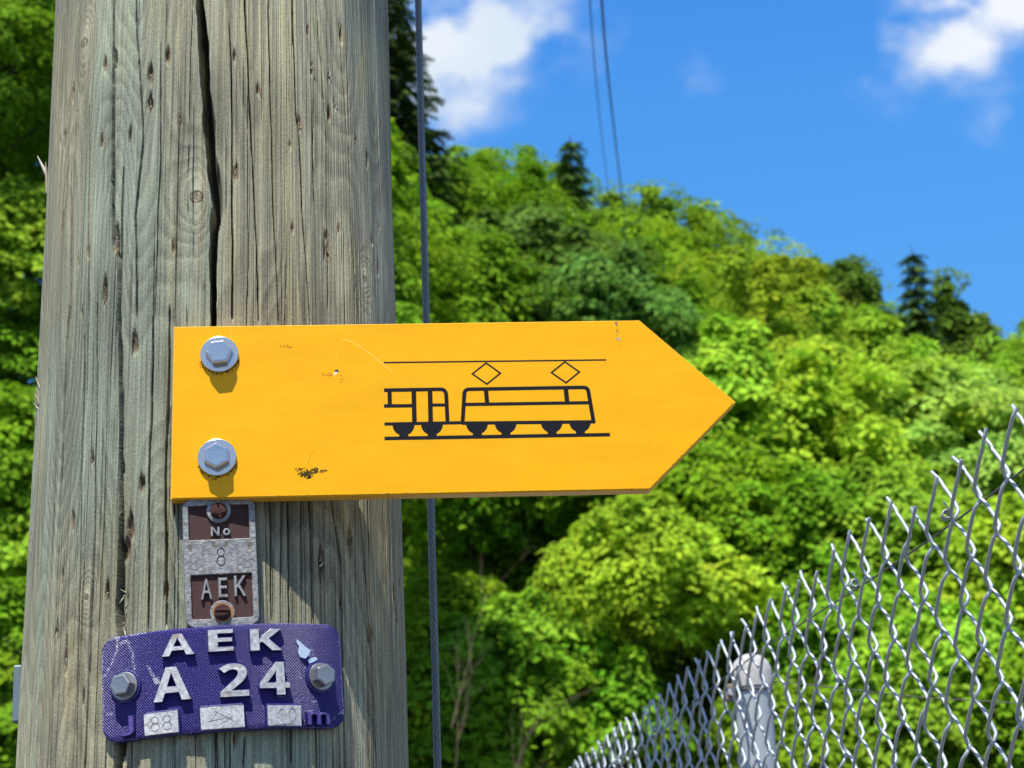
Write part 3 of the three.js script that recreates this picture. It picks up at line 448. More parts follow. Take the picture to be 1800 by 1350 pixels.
  const L = (ch, x, y, w, h, rise, opt = {}, mats = [castAlu, purpleSide], turn = 0) => { const t = letter(ch, w, h, rise, { bevel: 0.0003, ...opt }); t.rotateZ(turn); t.translate(x * 0.965e-3, (y - 1.6) * 1e-3, T - 0.0002); const uvs = t.attributes.uv; for (let i = 0; i < uvs.count; i++) uvs.setXY(i, t.attributes.position.getX(i) * 2, t.attributes.position.getY(i) * 2); return part('letter', bendGeo(t), mats, g); };
  L('A', -23.4, 21.4, 0.0182, 0.0125, 0.0030); L('E', 0.4, 22.0, 0.0142, 0.0126, 0.0030); L('K', 25.6, 21.4, 0.0184, 0.0126, 0.0030);
  L('A', -27.4, -0.2, 0.0205, 0.0192, 0.0034); L('2', 6.6, -0.6, 0.0160, 0.0188, 0.0034); L('4', 29.1, -0.5, 0.0172, 0.0188, 0.0034);
  L('J', -53.4, -20.5, 0.0078, 0.0110, 0.0032, { thin: true }, [purpleWorn, purpleSide]); L('m', 54.5, -23.0, 0.0140, 0.0072, 0.0032, { thin: true }, [purpleWorn, purpleSide]);
  // three date blocks
  const block = (x, y, w, h, tools, turn) => {
    const base = new THREE.ExtrudeGeometry(roundRect(w, h + 0.0012, 0.0006), { depth: 0.0034, bevelEnabled: true, bevelSize: 0.0008, bevelThickness: 0.0006, bevelSegments: 2 }); base.rotateZ(turn); base.translate(x * 0.945e-3, (y - 1.4) * 1e-3, T - 0.0012);
    const blk = part('date_block', bendGeo(base), purpleSide, g);
    let topG = new THREE.ExtrudeGeometry(roundRect(w, h, 0.0004), { depth: 0.0009, bevelEnabled: true, bevelSize: 0.0001, bevelThickness: 0.0002, bevelSegments: 1 });
    const tu = topG.attributes.uv; for (let i = 0; i < tu.count; i++) tu.setXY(i, topG.attributes.position.getX(i) * 3 + x, topG.attributes.position.getY(i) * 3);
    topG = cut(topG, tools); topG.rotateZ(turn); topG.translate(x * 0.945e-3, (y - 1.4) * 1e-3, T + 0.0030);
    part('stamped_face', bendGeo(topG), castAlu, blk);
  };
  const o8 = (x, y, rr, sx = 1, sy = 1) => { const t = new THREE.TorusGeometry(rr, 0.00028, 5, 22); t.scale(sx, sy, 2); t.translate(x, y, 0.0011); return t; };
  const bar = (x, y, w, h, a = 0) => { const t = new THREE.BoxGeometry(w, h, 0.0010); t.rotateZ(a); t.translate(x, y, 0.0011); return t; };
  block(-34.4, -21.6, 0.0178, 0.0118, [-0.0032, 0.0032].flatMap((x) => [o8(x, 0.0018, 0.0019, 1, 0.95), o8(x, -0.0020, 0.0022, 1, 0.95)]), 0.02);
  block(-0.7, -21.2, 0.0224, 0.0122, [bar(0.001, 0.0006, 0.011, 0.0004, -0.55), bar(-0.002, -0.0012, 0.013, 0.0003, 0.12), bar(0.002, -0.002, 0.008, 0.0003, 0.5), bar(-0.004, 0.001, 0.006, 0.0003, 0.9)], 0.01);
  block(34.2, -21.6, 0.0182, 0.0112, [bar(-0.0014, 0, 0.0005, 0.0078, -0.02), bar(-0.0024, 0.0028, 0.0032, 0.0005, 0.85), o8(0.0042, 0, 0.0021, 0.9, 1.8)], -0.02);
  // blade of peeled metal beside the right bolt
  const foilMat = new THREE.MeshStandardMaterial({ name: 'bright peeled metal', color: rgb(0.86, 0.88, 0.9), metalness: 0.6, roughness: 0.3 });
  const foil = (pts, z, lift) => { const s = new THREE.Shape(); pts.forEach(([x, y], i) => i ? s.lineTo(x * 1e-3, y * 1e-3) : s.moveTo(x * 1e-3, y * 1e-3)); const f = new THREE.ExtrudeGeometry(s, { depth: 0.0003, bevelEnabled: false }); const p = f.attributes.position; for (let i = 0; i < p.count; i++) p.setZ(i, p.getZ(i) + T + z + (p.getX(i) * 1e3 - pts[0][0]) * lift); part('peeled_flake', bendGeo(f), foilMat, g); };
  foil([[42.6, 20.4], [44.6, 19.0], [47.4, 16.0], [50.2, 14.0], [49.4, 11.6], [47.0, 9.2], [44.2, 10.2], [43.2, 13.2], [44.0, 16.4], [42.9, 18]], 0.0003, 0.00018);
  foil([[48.8, 8.6], [51.2, 9.8], [53.6, 10.4], [54.6, 8.8], [52.2, 7.6], [49.6, 6.6]], 0.0004, 0.0001);
  // bolts on raised bosses
  const steel = new THREE.MeshStandardMaterial({ name: 'aged steel bolt', color: rgb(0.38, 0.38, 0.37), metalness: 0.9, roughness: 0.4, bumpMap: scratchMap, bumpScale: 0.00006 });
  for (const [x, y, tn] of [[-53.0, 0.4, 0.1], [56.0, -0.8, 0.45]]) {
    const at = bend(x * 1e-3, y * 1e-3, T), out = bend(x * 1e-3, y * 1e-3, T + 0.01).sub(at).normalize();
    const bs = new THREE.Shape(); bs.absarc(0, 0, 0.0088, 0, Math.PI * 2); const bg = new THREE.ExtrudeGeometry(bs, { depth: 0.0008, bevelEnabled: true, bevelSize: 0.0006, bevelThickness: 0.0006, bevelSegments: 2, curveSegments: 30 });
    const boss = part('boss', bg, purpleSide, g); boss.position.copy(at).addScaledVector(out, -0.0004); boss.quaternion.setFromUnitVectors(V(0, 0, 1), out);
    hexBolt(g, at.clone().addScaledVector(out, 0.0010), out, { flats: 0.0112, high: 0.0056, washer: 0.0078, thick: 0.0012, turn: tn, metal: steel });
  }
}

// ---------------------------------------------------------------- small strap on the pole's flank
{
  const g = thing('metal_clip', 'narrow grey metal strip clipped on the flank of the pole', 'clip');
  const p = onPole(-1.62, 1.7605, 0); g.position.copy(p); g.rotation.y = -1.62; g.rotation.order = 'YXZ';
  const s = roundRect(0.040, 0.034, 0.001), e = new THREE.ExtrudeGeometry(s, { depth: 0.0036, bevelEnabled: true, bevelSize: 0.0005, bevelThickness: 0.0005, bevelSegments: 2 });
  part('strip', e, new THREE.MeshStandardMaterial({ name: 'painted grey metal', color: rgb(0.17, 0.22, 0.26), roughness: 0.5, metalness: 0.3 }), g).rotation.z = -0.03;
  const d = new THREE.LatheGeometry([new THREE.Vector2(0, 0), new THREE.Vector2(0.004, 0), new THREE.Vector2(0.0036, 0.0016), new THREE.Vector2(0.002, 0.0028), new THREE.Vector2(0, 0.003)], 20); d.rotateX(Math.PI / 2); d.translate(0.010, -0.003, 0.004);
  part('screw', d, rust, g);
}

// ---------------------------------------------------------------- steel strand hanging behind the sign
{
  const g = thing('steel_cable', 'twisted grey steel cable running straight up behind the yellow sign', 'cable');
  g.position.set(-0.0615, 0, -1.34);
  const R = 0.0018, r = 0.00104, pitch = 0.034, n = Math.round(7.6 / pitch * 9);
  for (let k = 0; k < 6; k++) { const pts = [], rad = []; for (let i = 0; i <= n; i++) { const y = i / n * 7.6, a = y / pitch * Math.PI * 2 + k * Math.PI / 3; pts.push(V(Math.cos(a) * R, y, Math.sin(a) * R)); rad.push(r); } part('strand', tube(pts, rad, 5, false), strandMat, g); }
  part('core', tube([V(0, 0, 0), V(0, 7.6, 0)], [0.0012, 0.0012], 6), strandMat, g);
}
// two overhead lines crossing the valley to the wood
{
  const black = new THREE.MeshStandardMaterial({ name: 'line insulation', color: rgb(0.05, 0.09, 0.22), roughness: 0.6 });
  const run = (pts, r, label) => { const curve = new THREE.CatmullRomCurve3(pts.map((p) => V(...p))), q = curve.getPoints(60); const m = part('overhead_line', tube(q, q.map(() => r), 6), black, scene); m.name = numbered('overhead_line'); tag(m, label, 'overhead line', 'overhead lines'); };
  run([[-0.05, 1.9, 3.2], [0.19, 3.72, -3], [0.327, 4.986, -6], [0.823, 7.834, -14], [1.35, 10.2, -21.5], [2.0, 12.72, -30]].map(([x, y, z]) => [x, y + (z > 0 ? 0.7 : 0), z]), 0.0026, 'thinner dark overhead line rising from the treetops into the blue sky');
  run([[0.06, 2.1, 3.2], [0.215, 3.6, -3], [0.338, 4.698, -5.5], [0.934, 7.561, -14], [1.42, 9.95, -21.5], [2.055, 12.6, -30]].map(([x, y, z]) => [x, y + (z > 0 ? 0.7 : 0), z]), 0.0042, 'thicker dark overhead line rising from the treetops into the blue sky');
}

// ---------------------------------------------------------------- chain link fence
{
  const phi = 0.1487, w = 0.05, h = 0.062, top = 1.9308, g = thing('chain_link_fence', 'galvanised chain link fence with twisted wire tips along the top', 'fence');
  g.position.set(0.07082, 0, -2.86709); g.rotation.y = Math.PI / 2 - phi;      // local +x runs along the fence towards the camera
  // local axes: +x along, +y up, +z away from the camera's side (behind is -z)
  g.rotation.y = Math.atan2(-Math.cos(phi), Math.sin(phi));
  const rows = 30, wire = (phase, seed) => {
    const pts = [], A = w / 4 + 0.0013, D = -0.0034, n = 14, q = rng(seed), start = phase ? 0.75 : 0.25;
    const f = (t) => { const s = Math.sin(t * Math.PI * 2), c = Math.cos(t * Math.PI * 2); return [A * Math.asin(0.975 * s) / Math.asin(0.975), D * Math.tanh(c * 2.6)]; };
    const sgn = phase ? 1 : -1;                                             // direction of the first stretch away from the tip
    const e = phase ? 0.0115 : 0.0035;
    pts.push(V(-sgn * (A + e), (phase ? 0.0105 : 0.0045) + q() * 0.003, -sgn * 0.0016 + (q() - 0.5) * 0.003), V(-sgn * (A + e * 0.45), phase ? 0.0050 : 0.0018, -sgn * 0.0021), V(-sgn * A * 0.98, 0.0004, -sgn * 0.0022));
    for (let i = 1; i <= rows * n; i++) { const t = start + i / n, [x, d] = f(t), y = -i / n * h; pts.push(V(x + 0.0007 * n2(seed * 9 + i * 0.14, 1), y + 0.0007 * n2(seed * 5 + i * 0.1, 7), d)); }
    return tube(pts, pts.map(() => 0.00138), 7);
  };
  const kinds = [0, 1].map((p) => [1, 2, 3, 4].map((k) => wire(p, k * 2 + p))), q = rng(8);
  for (let i = -36; i <= 44; i++) for (const p of [0, 1]) {
    const m = part('wire', kinds[p][Math.floor(q() * 4)], galv, g);
    const bent = i > 20 && i < 25;
    m.position.set(i * w + (p ? 1 : -1) * w / 4, top + (q() - 0.5) * 0.006 - 0.011 - (i === 30 || i === 25 ? 0.010 : 0) - (i >= 30 ? 0.008 : 0), (q() - 0.5) * 0.003); m.rotation.x = (q() - 0.5) * 0.006; m.rotation.z = (q() - 0.5) * (bent ? 0.014 : 0.005);
  }
  // line wire threaded below the tips, with its twisted ties
  const lw = []; for (let i = 0; i <= 90; i++) { const x = -1.8 + i / 90 * 4; lw.push(V(x, top - 0.044 - 0.006 * Math.sin(x * 5) , -0.0036)); }
  part('line_wire', tube(lw, lw.map(() => 0.0008), 5), new THREE.MeshStandardMaterial({ name: 'dull binding wire', color: rgb(0.13, 0.12, 0.1), metalness: 0.4, roughness: 0.6 }), g);
  for (const x of [-0.42, 0.04, 0.31, 0.55, 0.77, 1.34, 1.555]) { const pts = []; for (let i = 0; i <= 30; i++) { const a = i / 30 * Math.PI * 7; pts.push(V(x + 0.004 * i / 30 + 0.003, top - 0.045 + Math.sin(a) * 0.0028 + i / 30 * 0.002, Math.cos(a) * 0.0032)); } pts.push(V(x + 0.013, top - 0.036, 0.004)); part('tie', tube(pts, pts.map(() => 0.0007), 5), galv, g); }
}
{
  const postPaint = new THREE.MeshStandardMaterial({ name: 'grey coated post', color: rgb(0.42, 0.46, 0.49), roughness: 0.5, metalness: 0.25, bumpMap: castBump, bumpScale: 0.0002 });
  const capMat = new THREE.MeshStandardMaterial({ name: 'weathered plastic cap', color: rgb(0.58, 0.57, 0.55), roughness: 0.6, bumpMap: castBump, bumpScale: 0.0006 });
  const band = new THREE.MeshStandardMaterial({ name: 'dark clamp band', color: rgb(0.12, 0.10, 0.09), roughness: 0.7, metalness: 0.4 });
  const clampMat = new THREE.MeshStandardMaterial({ name: 'dull clamp', color: rgb(0.26, 0.21, 0.18), roughness: 0.7, metalness: 0.3 });
  const make = (x, z, label) => {
    const g = thing('fence_post', label, 'post', 'fence posts'); g.position.set(x, 0, z);
    const R = 0.0188, H = 1.877;
    part('tube', new THREE.CylinderGeometry(R, R, H, 40, 1).translate(0, H / 2, 0), postPaint, g);
    const cap = [[0, 0.0352], [0.0066, 0.0347], [0.0126, 0.032], [0.0172, 0.0275], [0.0200, 0.021], [0.0208, 0.014], [0.0208, 0.001], [0.0202, 0]].reverse().map(([a, b]) => new THREE.Vector2(a, b));
    part('cap', new THREE.LatheGeometry(cap, 40).translate(0, H, 0), capMat, g);
    part('band', new THREE.TorusGeometry(R + 0.001, 0.0012, 8, 40).rotateX(Math.PI / 2).translate(0, H - 0.003, 0), band, g);
    const cl = new THREE.ExtrudeGeometry(roundRect(0.011, 0.016, 0.003), { depth: 0.006, bevelEnabled: true, bevelSize: 0.001, bevelThickness: 0.001, bevelSegments: 2 }); cl.translate(-R - 0.003, H - 0.004, -0.002); part('clamp', cl, clampMat, g);
    const cr = new THREE.CylinderGeometry(0.004, 0.0045, 0.008, 6).rotateX(Math.PI / 2).translate(-R - 0.004, H - 0.004, 0.007); part('clamp_bolt', cr, galv, g);
    return g;
  };
  make(0.2322, -1.966, 'grey round fence post with domed cap behind the chain link mesh');
  make(-0.168, -4.272, 'grey round fence post further along behind the chain link mesh');
  const stay = part('stay_wire', tube([V(0.2484, 1.885, -1.966), V(0.42, 1.878, -2.07), V(0.64, 1.872, -2.16)].concat([V(1.7, 1.85, -2.7)]), [0.0007, 0.0007, 0.0007, 0.0007], 5), new THREE.MeshStandardMaterial({ name: 'thin stay wire', color: rgb(0.16, 0.14, 0.11), metalness: 0.3, roughness: 0.6 }), scene);
  tag(stay, 'thin brown wire leading from the capped fence post', 'wire');
}
console.log('fence done');

// ---------------------------------------------------------------- trees
function sprigGeometry(seed, leaves, droop, slim) {
  const q = rng(seed), pos = [], idx = [], uv = [];
  for (let i = 0; i < leaves; i++) {
    const a = i * 2.4 + q() * 0.8, reach = 0.35 + 1.15 * Math.sqrt((i + 0.5) / leaves), el = 0.25 - droop * (0.3 + 0.7 * q()) , l = 0.75 + q() * 0.5, wd = l * slim * (0.85 + q() * 0.3);
    const m = new THREE.Matrix4().makeRotationY(a).multiply(new THREE.Matrix4().makeTranslation(0, 0.25 - 0.3 * reach * q(), reach * 0.75)).multiply(new THREE.Matrix4().makeRotationY((q() - 0.5) * 1.4)).multiply(new THREE.Matrix4().makeRotationX(-el)).multiply(new THREE.Matrix4().makeRotationZ((q() - 0.5) * 0.9));
    const b = pos.length / 3;
    for (const [x, y, z] of [[0, 0, 0], [-wd * 0.5, 0.10 * l, 0.36 * l], [0, -0.02 * l, 0.42 * l], [wd * 0.5, 0.10 * l, 0.36 * l], [-wd * 0.32, 0.06 * l, 0.72 * l], [wd * 0.32, 0.06 * l, 0.72 * l], [0, -0.08 * l, l]]) { const v = V(x, y, z).applyMatrix4(m); pos.push(v.x, v.y, v.z); uv.push(x, z); }
    idx.push(b, b + 2, b + 1, b, b + 3, b + 2, b + 1, b + 2, b + 4, b + 2, b + 3, b + 5, b + 2, b + 6, b + 4, b + 2, b + 5, b + 6);
  }
  const g = new THREE.BufferGeometry(); g.setAttribute('position', new THREE.Float32BufferAttribute(pos, 3)); g.setAttribute('uv', new THREE.Float32BufferAttribute(uv, 2)); g.setIndex(idx); g.computeVertexNormals(); return g;
}
const SPRIGS = [sprigGeometry(1, 9, 0.7, 0.62), sprigGeometry(2, 10, 0.9, 0.7), sprigGeometry(3, 8, 0.5, 0.55)];
const needleSpray = (() => {   // flat conifer twig with needles
  const q = rng(4), pos = [], idx = [];
  for (let i = 0; i < 26; i++) { const s = i % 2 ? 1 : -1, z = i / 26, a = s * (0.7 + q() * 0.5), l = 0.42 * (1 - z * 0.5), b = pos.length / 3, dx = Math.sin(a) * l, dz = Math.cos(a) * l * 0.8; pos.push(0, 0.02, z - 0.05, 0, 0.02, z + 0.07, dx, -0.05 + (q() - 0.5) * 0.1, z + dz); idx.push(b, b + 1, b + 2); }
  const g = new THREE.BufferGeometry(); g.setAttribute('position', new THREE.Float32BufferAttribute(pos, 3)); g.setAttribute('uv', new THREE.Float32BufferAttribute(pos.filter((_, i) => i % 3 !== 1), 2)); g.setIndex(idx); g.computeVertexNormals(); return g;
})();
const leafMat = new THREE.MeshPhysicalMaterial({ name: 'leaf', color: 0xffffff, roughness: 1, transmission: 0.36, thickness: 0, ior: 1.4, specularIntensity: 0.15 });
const needleMat = new THREE.MeshPhysicalMaterial({ name: 'needle', color: 0xffffff, roughness: 1, transmission: 0.1, thickness: 0, specularIntensity: 0.15 });
const bark = new THREE.MeshStandardMaterial({ name: 'bark', color: rgb(0.045, 0.04, 0.032), roughness: 0.95 });
const TINTS = { far: [0.17, 0.32, 0.018], mid: [0.20, 0.37, 0.014], lime: [0.345, 0.54, 0.032], pale: [0.33, 0.54, 0.075], grey: [0.17, 0.31, 0.04], open: [0.17, 0.29, 0.025] };
const LABELS = {
  far: ['leafy tree on the ridge with its crown against the sky', 'trees along the ridge'], mid: ['mid green broadleaf tree on the slope', 'mid green trees on the slope'], lime: ['bright lime green broadleaf tree on the sunny slope', 'lime green trees on the slope'],
  grey: ['grey green broadleaf tree with glinting leaves above the sign', 'grey green trees above the sign'], open: ['sparse dark tree with sky showing through its crown', 'sparse trees on the ridge'],
};
const up = V(0, 1, 0), M = new THREE.Matrix4(), Q = new THREE.Quaternion(), Q2 = new THREE.Quaternion();
function broadleaf(x, z, topY, rx, ch, kind, seed) {
  const q = rng(seed * 7919 + 13), D = -z; let label = LABELS[kind];
  if (kind === 'mid' || kind === 'lime' || kind === 'pale') {
    const hue = { mid: 'mid green', lime: 'bright lime green', pale: 'pale green' }[kind];
    const [what, grp] = x < -3 ? ['broadleaf tree on the side of the pole away from the arrow tip', 'trees beside the pole'] : D < 15 && x > 1.2 ? ['young tree seen through the chain link fence', 'young trees behind the fence'] : D < 17 && topY < 6.5 ? ['tree in the shady hollow under the arrow sign', 'trees in the hollow'] : D < 19 ? ['tree low on the sunny slope', 'trees low on the slope'] : ['tree high on the slope below the ridge', 'trees high on the slope'];
    label = [hue + ' ' + what, hue + ' ' + grp];
  }
  const base = slopeAt(x, z), H = topY - base, ry = ch / 2, cy = H - ry, g = thing('broadleaf_tree', label[0], 'tree', label[1]);
  g.position.set(x, base, z);
  const leaf = (D < 15 ? 0.052 : D < 22 ? 0.060 : D < 34 ? 0.080 : 0.105);
  const clumpR = (D < 15 ? 0.22 : D < 22 ? 0.33 : D < 34 ? 0.48 : 0.6) * (kind === 'open' ? 0.7 : 1);
  const area = 4 * Math.PI * rx * Math.max(rx, ry) * 0.9, count = Math.round(clamp(area / (clumpR * clumpR) * (kind === 'open' ? 0.5 : 0.52), 8, 110));
  const clumps = [], limbs = [];
  for (let i = 0; i < count; i++) {
    const y = 1 - 2 * (i + 0.5) / count, a = i * 2.39996 + q() * 0.7, r = Math.sqrt(1 - y * y), f = 0.42 + 0.64 * Math.sqrt(q()), lump = 1 + 0.22 * n3(Math.cos(a) * r * 1.6 + seed, y * 1.6, Math.sin(a) * r * 1.6);
    clumps.push({ p: V(Math.cos(a) * r * rx * f * lump, cy + y * ry * f * lump * (y < 0 ? 0.85 : 1), Math.sin(a) * r * rx * f * lump), n: V(Math.cos(a) * r, y, Math.sin(a) * r), s: clumpR * (0.6 + 0.85 * q()) });
  }
  for (let i = 0, n = 7 + Math.floor(q() * 6); i < n; i++) { const a = q() * 6.283, y = 0.45 + 0.55 * q(), r = Math.sqrt(1 - y * y), f = 0.84 + 0.16 * q(); for (let k = 0; k < 3; k++) clumps.push({ p: V(Math.cos(a) * r * rx * f, cy + y * ry * f + (k - 1) * clumpR * 0.5, Math.sin(a) * r * rx * f), n: V(Math.cos(a) * r, y, Math.sin(a) * r), s: clumpR * (0.42 - 0.11 * k) }); }
  const tr = Math.max(0.012, H * 0.0075), lean = (q() - 0.5) * 0.3, trunk = []; for (let i = 0; i <= 6; i++) { const f = i / 6; trunk.push(V(lean * f * (1 - f) * 2 + 0.1 * n2(seed, f * 3) * f, -0.2 + (cy + ry * 0.55 + 0.2) * f, 0.1 * n2(seed + 9, f * 3) * f)); }
  limbs.push(tube(trunk, trunk.map((_, i) => tr * (1.15 - 0.16 * i)), 7));
  clumps.forEach((c, i) => { if (i % 3) return; const f = clamp((c.p.y - 0.6 * Math.hypot(c.p.x, c.p.z)) / (cy + ry * 0.55), 0.2, 0.98) * 6, k0 = Math.min(5, Math.floor(f)), a = trunk[k0].clone().lerp(trunk[k0 + 1], f - k0), m = a.clone().lerp(c.p, 0.5).add(V((q() - 0.5) * 0.1, -0.04, (q() - 0.5) * 0.1)); if (a.y > c.p.y) return; limbs.push(tube([a, m, c.p], [tr * 0.32, tr * 0.2, tr * 0.07], 5)); });
  part('trunk', mergeGeometries(limbs), bark, g);
  const per = D < 22 ? 30 : 27, total = Math.round(clumps.length * per * (kind === 'open' ? 0.42 : 1)), bright = 0.82 + 0.36 * q(), warm = 0.88 + 0.24 * q(), t0 = [TINTS[kind][0] * bright * warm, TINTS[kind][1] * bright, TINTS[kind][2] * bright * (2 - warm)], col = new THREE.Color();
  const inst = new THREE.InstancedMesh(SPRIGS[seed % 3], leafMat, total); inst.name = 'crown'; inst.userData.kind = 'stuff'; inst.castShadow = inst.receiveShadow = true;
  for (let i = 0; i < total; i++) {
    const c = clumps[i % clumps.length], az = q() * 6.283, cyy = -0.15 + 1.15 * q(), rad = 0.62 + 0.42 * Math.sqrt(q()), hr = Math.sqrt(Math.max(0, 1 - cyy * cyy)) * rad, px = Math.cos(az) * hr, py = cyy * rad, pz = Math.sin(az) * hr;
    const p = V(c.p.x + px * c.s, c.p.y + (py * 0.52 - 0.22 * (px * px + pz * pz)) * c.s, c.p.z + pz * c.s);
    const nrm = V(px * 0.8 + c.n.x * 0.3 + (q() - 0.5) * 1.0, 0.62 + py * 0.5 + c.n.y * 0.2, pz * 0.8 + c.n.z * 0.3 + (q() - 0.5) * 1.0).normalize();
    Q.setFromUnitVectors(up, nrm); Q2.setFromAxisAngle(up, q() * 6.283); Q.multiply(Q2); const s = leaf * (0.75 + 0.5 * q());
    inst.setMatrixAt(i, M.compose(p, Q, V(s, s, s)));
    const tv = 0.7 + 0.6 * q(), yel = 0.9 + 0.25 * q() + 0.12 * n2(c.p.x * 3 + seed, c.p.y * 3); inst.setColorAt(i, col.setRGB(t0[0] * tv * yel, t0[1] * tv, t0[2] * tv * (1.3 - 0.5 * yel + 0.3)));
  }
  g.add(inst);
}
function spruce(x, z, topY, rx, seed, label) {
  const q = rng(seed * 31 + 7), base = slopeAt(x, z), H = topY - base, g = thing('spruce_tree', label, 'tree'); g.position.set(x, base, z);
  const limbs = [tube([V(0, -0.2, 0), V(0, H * 0.5, 0), V(0, H * 0.97, 0)], [H * 0.016, H * 0.009, 0.01], 7)], mats = [], cols = [], col = new THREE.Color(), D = -z, size = D < 30 ? 0.26 : 0.34;
  const tiers = Math.round(H / (D < 30 ? 0.24 : 0.32));
  for (let t = 0; t < tiers; t++) {
    const f = t / tiers, y = H * (0.16 + 0.82 * f), len = rx * Math.pow(1 - f, 0.8) * (0.8 + 0.35 * q()) + 0.08, n = Math.round(6 + 5 * (1 - f));
    for (let k = 0; k < n; k++) {
      const a = k / n * 6.283 + t * 1.3 + q() * 0.5, l = len * (0.75 + 0.4 * q()), dir = V(Math.cos(a), 0, Math.sin(a)), end = V(dir.x * l, y - l * 0.28, dir.z * l), mid = V(dir.x * l * 0.55, y - l * 0.26, dir.z * l * 0.55);
      limbs.push(tube([V(0, y, 0), mid, end], [0.018 * (1 - f) + 0.004, 0.01, 0.003], 4, false));
      const m = Math.max(3, Math.round(l / size * 7));
      for (let i = 0; i < m; i++) { const u = 0.12 + 0.88 * (i + q()) / m, p = V(dir.x * l * u, y - l * (u < 0.55 ? 0.47 * u : 0.26 + 0.045 * (u - 0.55)), dir.z * l * u), yaw = -a + Math.PI / 2 + (i % 2 ? 1 : -1) * (0.9 - 0.5 * u) + (q() - 0.5) * 0.4; p.y -= 0.03 * q(); const s = size * (0.7 + 0.6 * q()) * (1 - 0.3 * u); Q.setFromEuler(new THREE.Euler(0.25 + 0.5 * q(), yaw, (q() - 0.5) * 0.8, 'YXZ')); mats.push(M.compose(p, Q, V(s, s, s)).clone()); const tv = 0.75 + 0.5 * q(); const far = D > 30 ? 1.5 : 1; cols.push([0.070 * tv * far, 0.135 * tv * far, 0.022 * tv * far]); }  // distant spruces get haze put into the needle colour as a lighter tint
    }
  }
  part('trunk', mergeGeometries(limbs), bark, g);
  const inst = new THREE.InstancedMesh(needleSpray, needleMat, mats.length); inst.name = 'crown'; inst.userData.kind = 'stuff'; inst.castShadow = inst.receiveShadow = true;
  mats.forEach((m, i) => { inst.setMatrixAt(i, m); inst.setColorAt(i, col.setRGB(...cols[i])); }); g.add(inst);
}
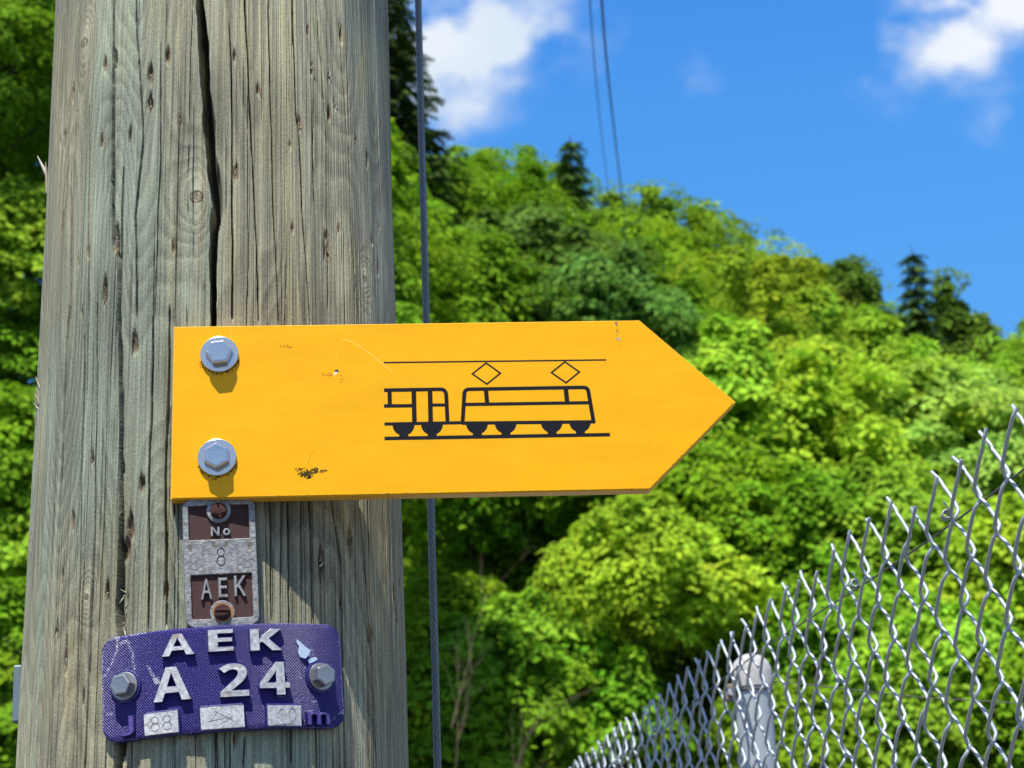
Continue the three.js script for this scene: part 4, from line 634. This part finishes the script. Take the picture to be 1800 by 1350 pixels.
const TREES = [[0.73,-42.0,20.80,2.2,6,'far'],[-0.18,-40.0,20.46,2.2,6,'far'],[3.13,-42.0,20.20,2.3,6,'far'],[4.20,-43.0,20.00,2.2,6,'far'],[5.53,-44.0,20.02,2.4,6,'far'],[6.73,-44.0,19.26,2.2,6,'far'],[9.24,-45.0,18.30,2.2,6,'far'],[12.18,-46.0,17.94,2.2,5,'far'],[13.01,-46.0,17.67,2.4,5,'far'],[7.25,-40.0,17.4,0.45,3.0,'open'],[7.75,-40.0,17.5,0.45,3.0,'open'],[10.19,-42.0,18.0,0.32,4.4,'open'],[10.75,-42.0,16.8,0.4,3.2,'open'],
  [-0.47,-27.0,14.50,1.5,5,'mid'],[-1.22,-26.0,13.71,1.5,5,'mid'],[0.16,-28.0,14.13,1.5,5,'mid'],[1.13,-28.0,13.70,1.7,5,'mid'],[2.22,-29.0,13.89,1.7,5,'mid'],[3.30,-29.0,13.34,1.6,5,'mid'],[3.61,-26.0,12.03,1.6,4.5,'lime'],[4.41,-26.0,11.35,1.5,4,'lime'],[5.66,-28.0,11.55,1.6,4,'mid'],[5.85,-25.0,10.26,1.4,4,'lime'],[7.03,-26.0,10.38,1.6,4,'mid'],
  [-0.96,-18.0,9.78,1.0,4,'mid'],[-0.49,-17.0,8.77,1.0,3,'mid'],[0.27,-18.0,9.32,1.25,3.2,'grey'],[0.85,-17.0,8.42,1.0,2.6,'grey'],[1.56,-18.0,8.49,1.1,2.8,'mid'],[1.98,-16.5,7.50,0.95,2.2,'lime'],[2.57,-16.5,7.20,0.95,2.0,'lime'],[3.32,-17.0,7.26,1.0,2.2,'lime'],[4.04,-16.5,7.03,1.0,2.2,'pale'],[4.75,-17.0,6.84,1.0,2.4,'mid'],[0.31,-16.0,7.13,0.95,1.9,'mid'],[0.91,-15.5,6.67,0.7,1.3,'mid'],[-0.29,-16.0,7.26,0.9,2.0,'mid'],
  [0.82,-13.0,4.95,0.5,0.9,'lime'],[1.12,-13.1,4.75,0.42,0.8,'lime'],[1.44,-14.0,5.65,0.7,1.3,'mid'],[2.06,-14.0,5.40,0.75,1.3,'mid'],[2.78,-14.0,5.42,0.8,1.4,'lime'],[3.31,-13.5,5.00,0.8,1.5,'lime'],[2.20,-13.0,4.43,0.6,1.0,'mid'],[2.73,-12.5,4.07,0.6,1.1,'lime'],[2.25,-12.0,3.55,0.5,0.9,'lime'],[3.08,-12.0,3.66,0.5,0.9,'mid'],[1.68,-12.0,3.47,0.45,0.8,'mid'],[0.02,-13.0,4.30,0.35,0.45,'lime'],[0.31,-13.0,3.99,0.4,0.5,'mid'],[-0.50,-13.5,4.57,0.4,0.5,'mid'],
  [-4.23,-15.0,11.83,1.1,3.0,'mid'],[-4.28,-14.0,10.12,1.0,2.2,'mid'],[-3.91,-15.0,10.13,0.7,2.2,'lime'],[-3.91,-14.0,8.09,0.7,1.7,'lime'],[-3.51,-14.0,7.15,0.6,1.4,'mid'],[-3.72,-13.0,6.03,0.7,1.5,'mid'],[-3.34,-13.0,5.55,0.6,1.3,'lime'],[-3.36,-12.5,4.50,0.6,1.2,'mid'],[-3.30,-12.0,3.67,0.5,0.9,'mid'],
  [-0.95,-11.7,5.78,0.62,1.0,'mid'],[1.4,-14.2,4.5,0.5,1.3,'mid'],[1.2,-14.6,4.3,0.5,1.2,'mid'],[-1.5,-11.7,7.6,0.8,2.4,'mid'],[-1.35,-12.8,8.0,0.85,2.6,'mid'],[-1.15,-11.2,6.2,0.6,1.4,'mid'],[-0.35,-12.7,4.1,0.5,1.1,'mid'],[-0.75,-12.9,4.2,0.45,1.1,'mid'],[0.1,-12.8,3.9,0.45,1.0,'mid'],[0.5,-12.9,4.0,0.45,1.0,'mid'],[-0.75,-14.6,4.9,0.6,1.6,'mid'],[-0.2,-14.8,4.6,0.6,1.4,'mid'],[0.25,-15.0,4.6,0.6,1.4,'mid'],[-0.5,-16.5,5.6,0.8,1.8,'mid'],[0.5,-16.5,5.6,0.8,1.8,'mid'],[-0.72,-13.6,4.2,0.45,1.0,'mid'],[-0.2,-13.8,4.15,0.45,1.0,'mid'],[0.28,-13.7,3.75,0.45,0.9,'mid'],[0.75,-13.9,4.0,0.45,0.9,'mid'],[-0.45,-13.2,3.55,0.4,0.8,'mid'],[1.2,-13.6,3.5,0.4,0.7,'mid']];  // crowns here hidden behind the pole are added to shade the hollow
TREES.forEach((t, i) => broadleaf(...t, i + 1));
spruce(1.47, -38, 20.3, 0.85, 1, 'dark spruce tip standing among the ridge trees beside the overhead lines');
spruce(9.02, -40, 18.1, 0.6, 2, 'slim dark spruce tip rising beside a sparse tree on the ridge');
spruce(-1.47, -24, 15.9, 1.65, 3, 'tall dark spruce half hidden behind the wooden pole');
console.log('trees done');

// dead twiggy shrubs in the shade under the trees
{
  const dry = new THREE.MeshStandardMaterial({ name: 'dry twig', color: rgb(0.19, 0.145, 0.09), roughness: 0.9 });
  [[-0.51, 3.95, -11], [-0.25, 3.3, -11]].forEach(([x, y, z], n) => {
    const base = slopeAt(x, z), H = y - base, g = thing('dead_shrub', 'bare pale brown dead shrub in the shade below the trees', 'shrub', 'dead shrubs under the trees'), q = rng(n * 17 + 2); g.position.set(x, base, z);
    const grow = (a, dir, len, r, lv) => { const pts = [a.clone()]; for (let i = 1; i <= 4; i++) { dir.add(V((q() - 0.5) * 0.4, (q() - 0.35) * 0.25, (q() - 0.5) * 0.4)).normalize(); pts.push(pts[i - 1].clone().addScaledVector(dir, len / 4)); } const out = [tube(pts, pts.map((_, i) => r * (1 - 0.18 * i)), 5)]; if (lv) for (let k = 0; k < 2 + lv; k++) { const p = pts[1 + Math.floor(q() * 3.99)]; out.push(...grow(p, dir.clone().add(V((q() - 0.3) * 1.5, (q() - 0.3) * 0.8, (q() - 0.5) * 1.5)).normalize(), len * (0.35 + 0.25 * q()), r * 0.5, lv - 1)); } return out; };
    part('stem', mergeGeometries(grow(V(0, -0.1, 0), V(0.15, 1, 0).normalize(), H * 0.85, 0.005, 0)), dry, g);
    part('twigs', mergeGeometries([0.72, 0.9].flatMap((f) => grow(V(0.1 * f, H * f * 0.85, 0), V(0.5 * (q() - 0.2), 0.9, 0.3 * (q() - 0.5)).normalize(), H * 0.26, 0.003, 2))), dry, g);
  });
}
scene.traverse((o) => { if (o.isMesh) o.castShadow = o.receiveShadow = true; });
renderer.render(scene, camera);
